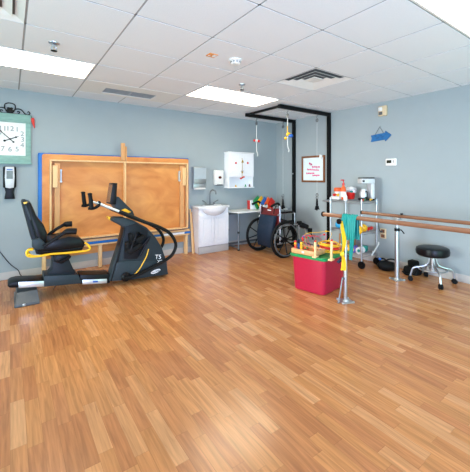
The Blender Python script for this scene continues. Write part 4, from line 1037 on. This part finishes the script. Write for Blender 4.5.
# ================================================================== CART
CX0, CX1, CY0, CY1 = 3.985, 4.36, 2.735, 3.285
S1, S2, S3 = .945, .505, .185
t = thing('utility_cart', 'three-shelf chrome wire cart on black casters against right wall', 'cart', ((CX0 + CX1) / 2, (CY0 + CY1) / 2, 0))
for x in (CX0, CX1):
    for y in (CY0, CY1):
        MB().cyl((x, y, .105), (x, y, S1 + .03), .0125, None, 12).sph((x, y, S1 + .03), .0125).build('post', M['chrome'], t)
        c_ = MB().cyl((x - .014, y, .052), (x + .014, y, .052), .052, None, 22).build('caster', M['rubber'], t)
        MB().b2((x - .024, y - .016, .045), (x - .016, y + .016, .10), .003).b2((x + .016, y - .016, .045), (x + .024, y + .016, .10), .003).b2((x - .026, y - .02, .095), (x + .026, y + .02, .106), .003).build('fork', M['black'], c_)
for z in (S1, S2, S3):
    s = MB()
    for zz in (z, z - .028):
        for (a, b) in (((CX0, CY0), (CX1, CY0)), ((CX0, CY1), (CX1, CY1)), ((CX0, CY0), (CX0, CY1)), ((CX1, CY0), (CX1, CY1))): s.tube([(*a, zz), (*b, zz)], .0045, 6)
    for k in range(1, 18): y = CY0 + (CY1 - CY0) * k / 18; s.tube([(CX0, y, z - .001), (CX1, y, z - .001)], .0022, 5)
    for k in range(1, 4): x = CX0 + (CX1 - CX0) * k / 4; s.tube([(x, CY0, z - .006), (x, CY1, z - .006)], .003, 5)
    s.build('wire_shelf', M['chrome'], t)
MB().tube(cr([(CX0, CY1, S1 - .03), (CX0, CY1 + .13, S1 - .025), (CX0 + .05, CY1 + .165, S1 - .025), (CX1 - .05, CY1 + .165, S1 - .025), (CX1, CY1 + .13, S1 - .025), (CX1, CY1, S1 - .03)], 5), .011, 10).build('push_handle', M['chrome'], t)
SH = S1 + .0055
def on(px, py, z): return zp(px, py, z)
# coffee maker
q = V(4.225, 2.82, SH)
t = thing('coffee_maker', 'silver drip coffee maker on right end of the cart top shelf', 'coffee maker', tuple(q))
ra = -.55
Rz = Matrix.Rotation(ra, 3, 'Z')
def cmb(c, d, bev=.008): return MB().box(q + Rz @ V(*c), d, ra, bev, 3)
cmb((0, 0, .015), (.19, .15, .03)).build('base', M['black'], t)
cmb((.07, 0, .15), (.05, .15, .25)).build('water_tank', M['silver'], t)
hd = cmb((0, 0, .285), (.20, .16, .075), .015); hd.build('brew_head', M['silver'], t)
cmb((0, 0, .33), (.19, .15, .014), .006).build('lid', M['black'], t)
cmb((-.075, -.078, .285), (.035, .006, .03), .003).build('control', M['black'], t)
MB().lathe([(.045, 0), (.062, .02), (.064, .075), (.045, .12), (.043, .135)], q + Rz @ V(-.035, 0, .031), 20).build('carafe', M['alu'], t)
MB().tube(cr([q + Rz @ V(-.035, -.06, .13), q + Rz @ V(-.035, -.105, .125), q + Rz @ V(-.035, -.105, .05), q + Rz @ V(-.035, -.064, .045)], 5), .009).build('carafe_handle', M['black'], t)
# pump bottle
q = V(4.10, 3.09, SH)
q = on(343.4, 199.5, SH)
t = thing('pump_bottle', 'orange pump bottle with tall red pump on the cart top shelf', 'bottle', tuple(q), None)
MB().lathe([(.036, 0), (.04, .008), (.04, .15), (.03, .19), (.016, .205), (.016, .22)], q, 20).build('bottle', M['orange'], t)
MB().lathe([(.019, .218), (.019, .25), (.007, .255), (.007, .29)], q, 14).b2(q + V(-.055, -.012, .288), q + V(.012, .012, .306), .005).build('pump', M['red'], t, label='red pump')
MB().lathe([(.0405, .04), (.0408, .042), (.0408, .12), (.0405, .122)], q, 20).build('label', M['cloth'], t)
# orange tub (lower container with lid)
q = on(338.2, 197.5, SH)
t = thing('orange_canister', 'round orange canister with lid behind the white tray on cart', 'canister', tuple(q))
MB().lathe([(.06, 0), (.063, .006), (.058, .10), (.058, .11)], q, 22).build('body', M['cloth'], t)
MB().lathe([(.068, .105), (.07, .112), (.07, .15), (.062, .165), (.0, .168)], q, 22).build('lid', M['orange'], t)
q = on(333.2, 199.2, SH) + V(.035, -.045, 0)
t = thing('white_tray', 'low white tray at the left end of cart top shelf', 'tray', tuple(q))
MB().box(q + V(0, 0, .02), (.13, .17, .04), .0, .012).box(q + V(0, 0, .042), (.11, .15, .004), 0).build('body', M['cloth'], t)
tr_z = SH + .045
for k, (dx, dy, mm, lb) in enumerate(((-.03, .03, 'red', 'small red ball in the white tray on cart'), (.02, .05, 'orange', 'small orange ball in the white tray on cart'), (.0, -.02, 'yellow', 'small yellow ball in the white tray on cart'))):
    tag(MB().sph(q + V(dx, dy, .045 + .022), .022).build('small_ball', M[mm]), lb, 'ball', 'small balls in the tray')
q = on(345.4, 200.6, SH)
t = thing('squeeze_bottle', 'short white squeeze bottle in front of the orange pump bottle', 'bottle', tuple(q))
MB().lathe([(.026, 0), (.028, .006), (.028, .06), (.014, .085)], q, 16).build('body', M['white'], t)
MB().lathe([(.012, .083), (.012, .098), (.004, .115)], q, 12).build('cap', M['white'], t)
q = on(350.8, 199.0, SH)
t = thing('red_tub', 'red plastic tub in the middle of the cart top shelf', 'tub', tuple(q))
MB().lathe([(.052, 0), (.056, .006), (.068, .095), (.072, .097), (.072, .105), (.06, .1)], q, 22).build('body', M['red'], t)
cl = MB(); rn = random.Random(3)
for k in range(9): cl.sph(q + V(rn.uniform(-.05, .05), rn.uniform(-.05, .06), .13 + rn.uniform(-.01, .04)), rn.uniform(.03, .048), (1.2, 1, .7))
tag(cl.build('white_cloth', M['cloth'], None, 60), 'crumpled white cloth heaped in the red tub on cart', 'cloth')
tag(MB().sph(q + V(-.045, -.045, .118), .022, (1.5, 1, .7)).build('teal_putty', M['band_t']), 'small teal lump of putty on the red tub rim', 'putty')
for k, (px, py, mm) in enumerate(((366.4, 200.4, 'red'), (368.6, 200.2, 'green'), (370.2, 199.4, 'yellow'), (372.6, 198.2, 'red'))):
    q = on(px, py + 1.3, SH); q.x = max(q.x, CX0 + .025); q.y = max(q.y, CY0 + .005)
    nmz = {0: 'red clothespin at the front edge of the cart, left of the green one', 1: 'green clothespin on the cart top shelf below coffee maker', 2: 'yellow clothespin on the cart top shelf below coffee maker', 3: 'red clothespin farthest right on the cart top shelf'}[k]
    ob = MB().box(q + V(0, 0, .016), (.034, .02, .03), .4 * k, .004).box(q + V(.022, -.008, .02), (.04, .014, .014), .4 * k + .2, .003)
    tag(ob.build('clothespin', M[mm]), nmz, 'clothespin', 'coloured clothespins on the cart')
# middle shelf
MH = S2 + .0055
def ball(px, py, r, mm, lb, z, nm_='exercise_ball', at_=None):
    c = None
    r0 = ray(px, py); s = (z + r - CZ) / r0.z; c = V(*at_, z + r) if at_ else V(r0.x * s, r0.y * s, z + r)
    tag(MB().sph(c, r, (1, 1, 1), 20, 14).build(nm_, M[mm]), lb, 'ball', 'balls on the cart')
    return c
ball(336.6, 226.5, .056, 'sky', 'blue ball at the left end of the cart middle shelf', MH, 'exercise_ball', (4.07, 3.19))
ball(358.2, 230, .062, 'yellow', 'yellow ball on cart middle shelf, nearest the teal band', MH)
ball(363.5, 228.0, .055, 'yellow', 'yellow ball behind the cart corner post on middle shelf', MH)
ball(356.2, 226, .032, 'cloth', 'small white ball beside the yellow balls on middle shelf', MH)
def dumb(px, py, mm, ang, lb, at_=None):
    r0 = ray(px, py); s = (MH + .025 - CZ) / r0.z; c = V(r0.x * s, r0.y * s, MH + .026); d = V(math.cos(ang), math.sin(ang), 0)
    c = V(*at_, MH + .026)
    t = thing('hand_weight', lb, 'hand weight', tuple(c - V(0, 0, .026)), 'hand weights on the cart')
    MB().cyl(c - d * .05, c + d * .05, .012, None, 10).build('handle', M[mm], t)
    for s_ in (-1, 1): MB().cyl(c + d * s_ * .04, c + d * s_ * .075, .026, None, 6).build('head', M[mm], t)
dumb(367.2, 232.3, 'red', .5, 'small red hand weight beside the cart corner post', (4.13, 2.775))
dumb(373.0, 231.3, 'red', .2, 'red hand weight at the far right of cart middle shelf', (4.265, 2.785))
dumb(370.0, 227.6, 'black', .9, 'black hand weight behind the red ones on middle shelf', (4.27, 2.87))
q = V(4.08, 3.06, MH)
t = thing('storage_box', 'dark grey box on the cart middle shelf below blue ball', 'box', tuple(q))
MB().box(q + V(0, 0, .05), (.10, .08, .10), .2, .006).build('body', M['black'], t)
MB().box(q + V(0, 0, .104), (.104, .084, .01), .2, .004).build('lid', M['grey'], t)
# bottom shelf
BH = S3 + .0055
for k, (px, py, mm, mm2, lb) in enumerate(((351, 251.5, 'cloth', 'pink', 'white wrap roll at the left of the cart bottom shelf'), (356.3, 252.5, 'yellow', 'cloth', 'yellow wrap roll between white and purple rolls on bottom shelf'), (361, 254, 'purple', 'yellow', 'purple wrap roll with yellow core on the cart bottom shelf'), (366.8, 251.5, 'cloth', 'band_t', 'white wrap roll with teal core on the cart bottom shelf'))):
    r_ = .05; r0 = ray(px, py); s = (BH + r_ - CZ) / r0.z; c = V(r0.x * s, r0.y * s, BH + r_); d = V(-.65, -.76, 0)
    c = atX(px, py, 4.06); c.z = BH + r_; d = V(-1, -.15, 0).normalized(); c.y = 3.11 - .102 * k
    t = thing('wrap_roll', lb, 'roll', tuple(c - V(0, 0, r_)), 'wrap rolls on the cart bottom shelf')
    MB().cyl(c - d * .05, c + d * .05, r_, None, 20).build('roll', M[mm], t)
    MB().cyl(c + d * .05, c + d * .056, .022, None, 14).build('core', M[mm2], t)
tag(MB().box(V(4.24, 2.86, BH + .04), (.10, .08, .08), .3, .01).build('teal_pouch', M['band_t']), 'small teal pouch at the right of the cart bottom shelf', 'pouch')
tag(MB().tube(cr([(4.30, 2.76, BH + .012), (4.22, 2.705, BH + .0), (4.18, 2.70, BH - .02), (4.27, 2.70, BH + .05), (4.345, 2.70, BH + .11), (4.385, 2.72, BH + .14)], 6), .010, 8).build('white_hose', M['rope']), 'white hose looping off the cart bottom shelf', 'hose')
q = zp(335, 252.5, BH)
bxx = MB().box(V(4.24, 3.165, BH + .11), (.18, .18, .22), 0, .003).box(V(4.24, 3.165, BH + .2205), (.05, .18, .002), 0)
tag(bxx.build('cardboard_box', M['card']), 'brown cardboard box on the cart bottom shelf behind the tote', 'box')

# ================================================================== STOOL
sc_ = V(4.165, 1.86, 0)
t = thing('rolling_stool', 'round black rolling stool with chrome legs beside the right wall', 'stool', tuple(sc_))
ST = .438
MB().lathe([(.12, ST - .105), (.165, ST - .103), (.183, ST - .085), (.188, ST - .048), (.181, ST - .014), (.16, ST - .002), (.10, ST + .004), (0, ST + .005)], sc_, 40).build('seat', M['vinyl'], t)
cast = [zp(440, 288.8), zp(454.8, 283.8), zp(413, 280.8), zp(425, 275.8)]
MB().cyl(sc_ + V(0, 0, .17), sc_ + V(0, 0, ST - .09), .022, None, 16).cyl(sc_ + V(0, 0, ST - .11), sc_ + V(0, 0, ST - .098), .09, None, 20).cyl(sc_ + V(0, 0, .15), sc_ + V(0, 0, .19), .035, None, 16).build('column', M['chrome'], t)
MB().torus(sc_ + V(0, 0, .165), .155, .009, 'Z', 36).build('foot_ring', M['chrome'], t)
for c in cast:
    d = (c - sc_); d.z = 0; d = d.normalized() * .245; e = sc_ + d
    MB().tube(cr([sc_ + d * .10 + V(0, 0, ST - .115), sc_ + d * .25 + V(0, 0, .22), sc_ + d * .55 + V(0, 0, .185), sc_ + d * .88 + V(0, 0, .16), e + V(0, 0, .06)], 6), .0115, 10).build('leg', M['chrome'], t)
    n = V(-d.y, d.x, 0).normalized()
    co = MB().cyl(e + V(0, 0, .029) - n * .02, e + V(0, 0, .029) - n * .004, .029, None, 18).cyl(e + V(0, 0, .029) + n * .004, e + V(0, 0, .029) + n * .02, .029, None, 18)
    co.box(e + V(0, 0, .05), (.03, .03, .03), math.atan2(d.y, d.x), .008).build('caster', M['rubber'], t)

# ================================================================== BAGS ON THE FLOOR
def bag(c, L_, Dp, H_, ang, label, blue_bit=False):
    t = thing('weight_bag', label, 'bag', tuple(c), 'black bags by the right wall')
    Rz = Matrix.Rotation(ang, 3, 'Z'); b = MB()
    t_ = bmesh.new(); rows = []
    for k in range(11):
        u = k / 10 * 2 - 1; pr = math.sqrt(max(0, 1 - abs(u) ** 3)) * .85 + .15
        rows.append([t_.verts.new(c + Rz @ V(u * L_ / 2, Dp / 2 * pr * math.cos(a), max(0, H_ / 2 + H_ / 2 * pr * math.sin(a) * (1 + .08 * math.sin(5 * u + a * 2))) )) for a in [2 * PI * m / 16 for m in range(16)]])
    for x, y in zip(rows, rows[1:]):
        for m in range(16): t_.faces.new((x[m], x[(m + 1) % 16], y[(m + 1) % 16], y[m]))
    t_.faces.new(rows[0][::-1]); t_.faces.new(rows[-1]); bmesh.ops.recalc_face_normals(t_, faces=t_.faces[:])
    b._merge(t_); b.build('body', M['rubber'], t, 60)
    for s_ in (-1, 1):
        MB().tube(cr([c + Rz @ V(s_ * L_ * .12 - .05, 0, H_ * .9), c + Rz @ V(s_ * L_ * .25 - .04, .01, H_ * 1.15), c + Rz @ V(s_ * L_ * .25 + .03, -.01, H_ * 1.2), c + Rz @ V(s_ * L_ * .25 + .07, 0, H_ * .85)], 6), .011).build('handle', M['black'], t)
    if blue_bit: MB().sph(c + Rz @ V(-L_ * .35, 0, H_ * 1.15), .022, (1.3, 1, .8)).build('pull_tab', M['blue'], t, label='blue tab')
c = zp(389, 269.5); bag(V(4.19, 2.475, 0), .25, .17, .135, -1.0, 'low black bag on floor between the cart and far bar post', True)
t = thing('shoulder_bag', 'upright black bag leaning on wall behind the rolling stool', 'bag', (4.36, 2.22, 0))
MB().prism([(4.27, 2.30, .0), (4.25, 2.10, .0), (4.37, 2.08, .0), (4.40, 2.30, .0)], (.03, 0, .09), .02).prism([(4.31, 2.25, .07), (4.29, 2.14, .07), (4.40, 2.12, .07), (4.42, 2.24, .07)], (.025, .02, .10), .02).build('body', M['rubber'], t, 50)
MB().tube(cr([(4.29, 2.14, .11), (4.22, 2.08, .14), (4.19, 2.12, .05), (4.20, 2.20, .012), (4.24, 2.28, .03)], 6), .012).build('strap', M['black'], t)
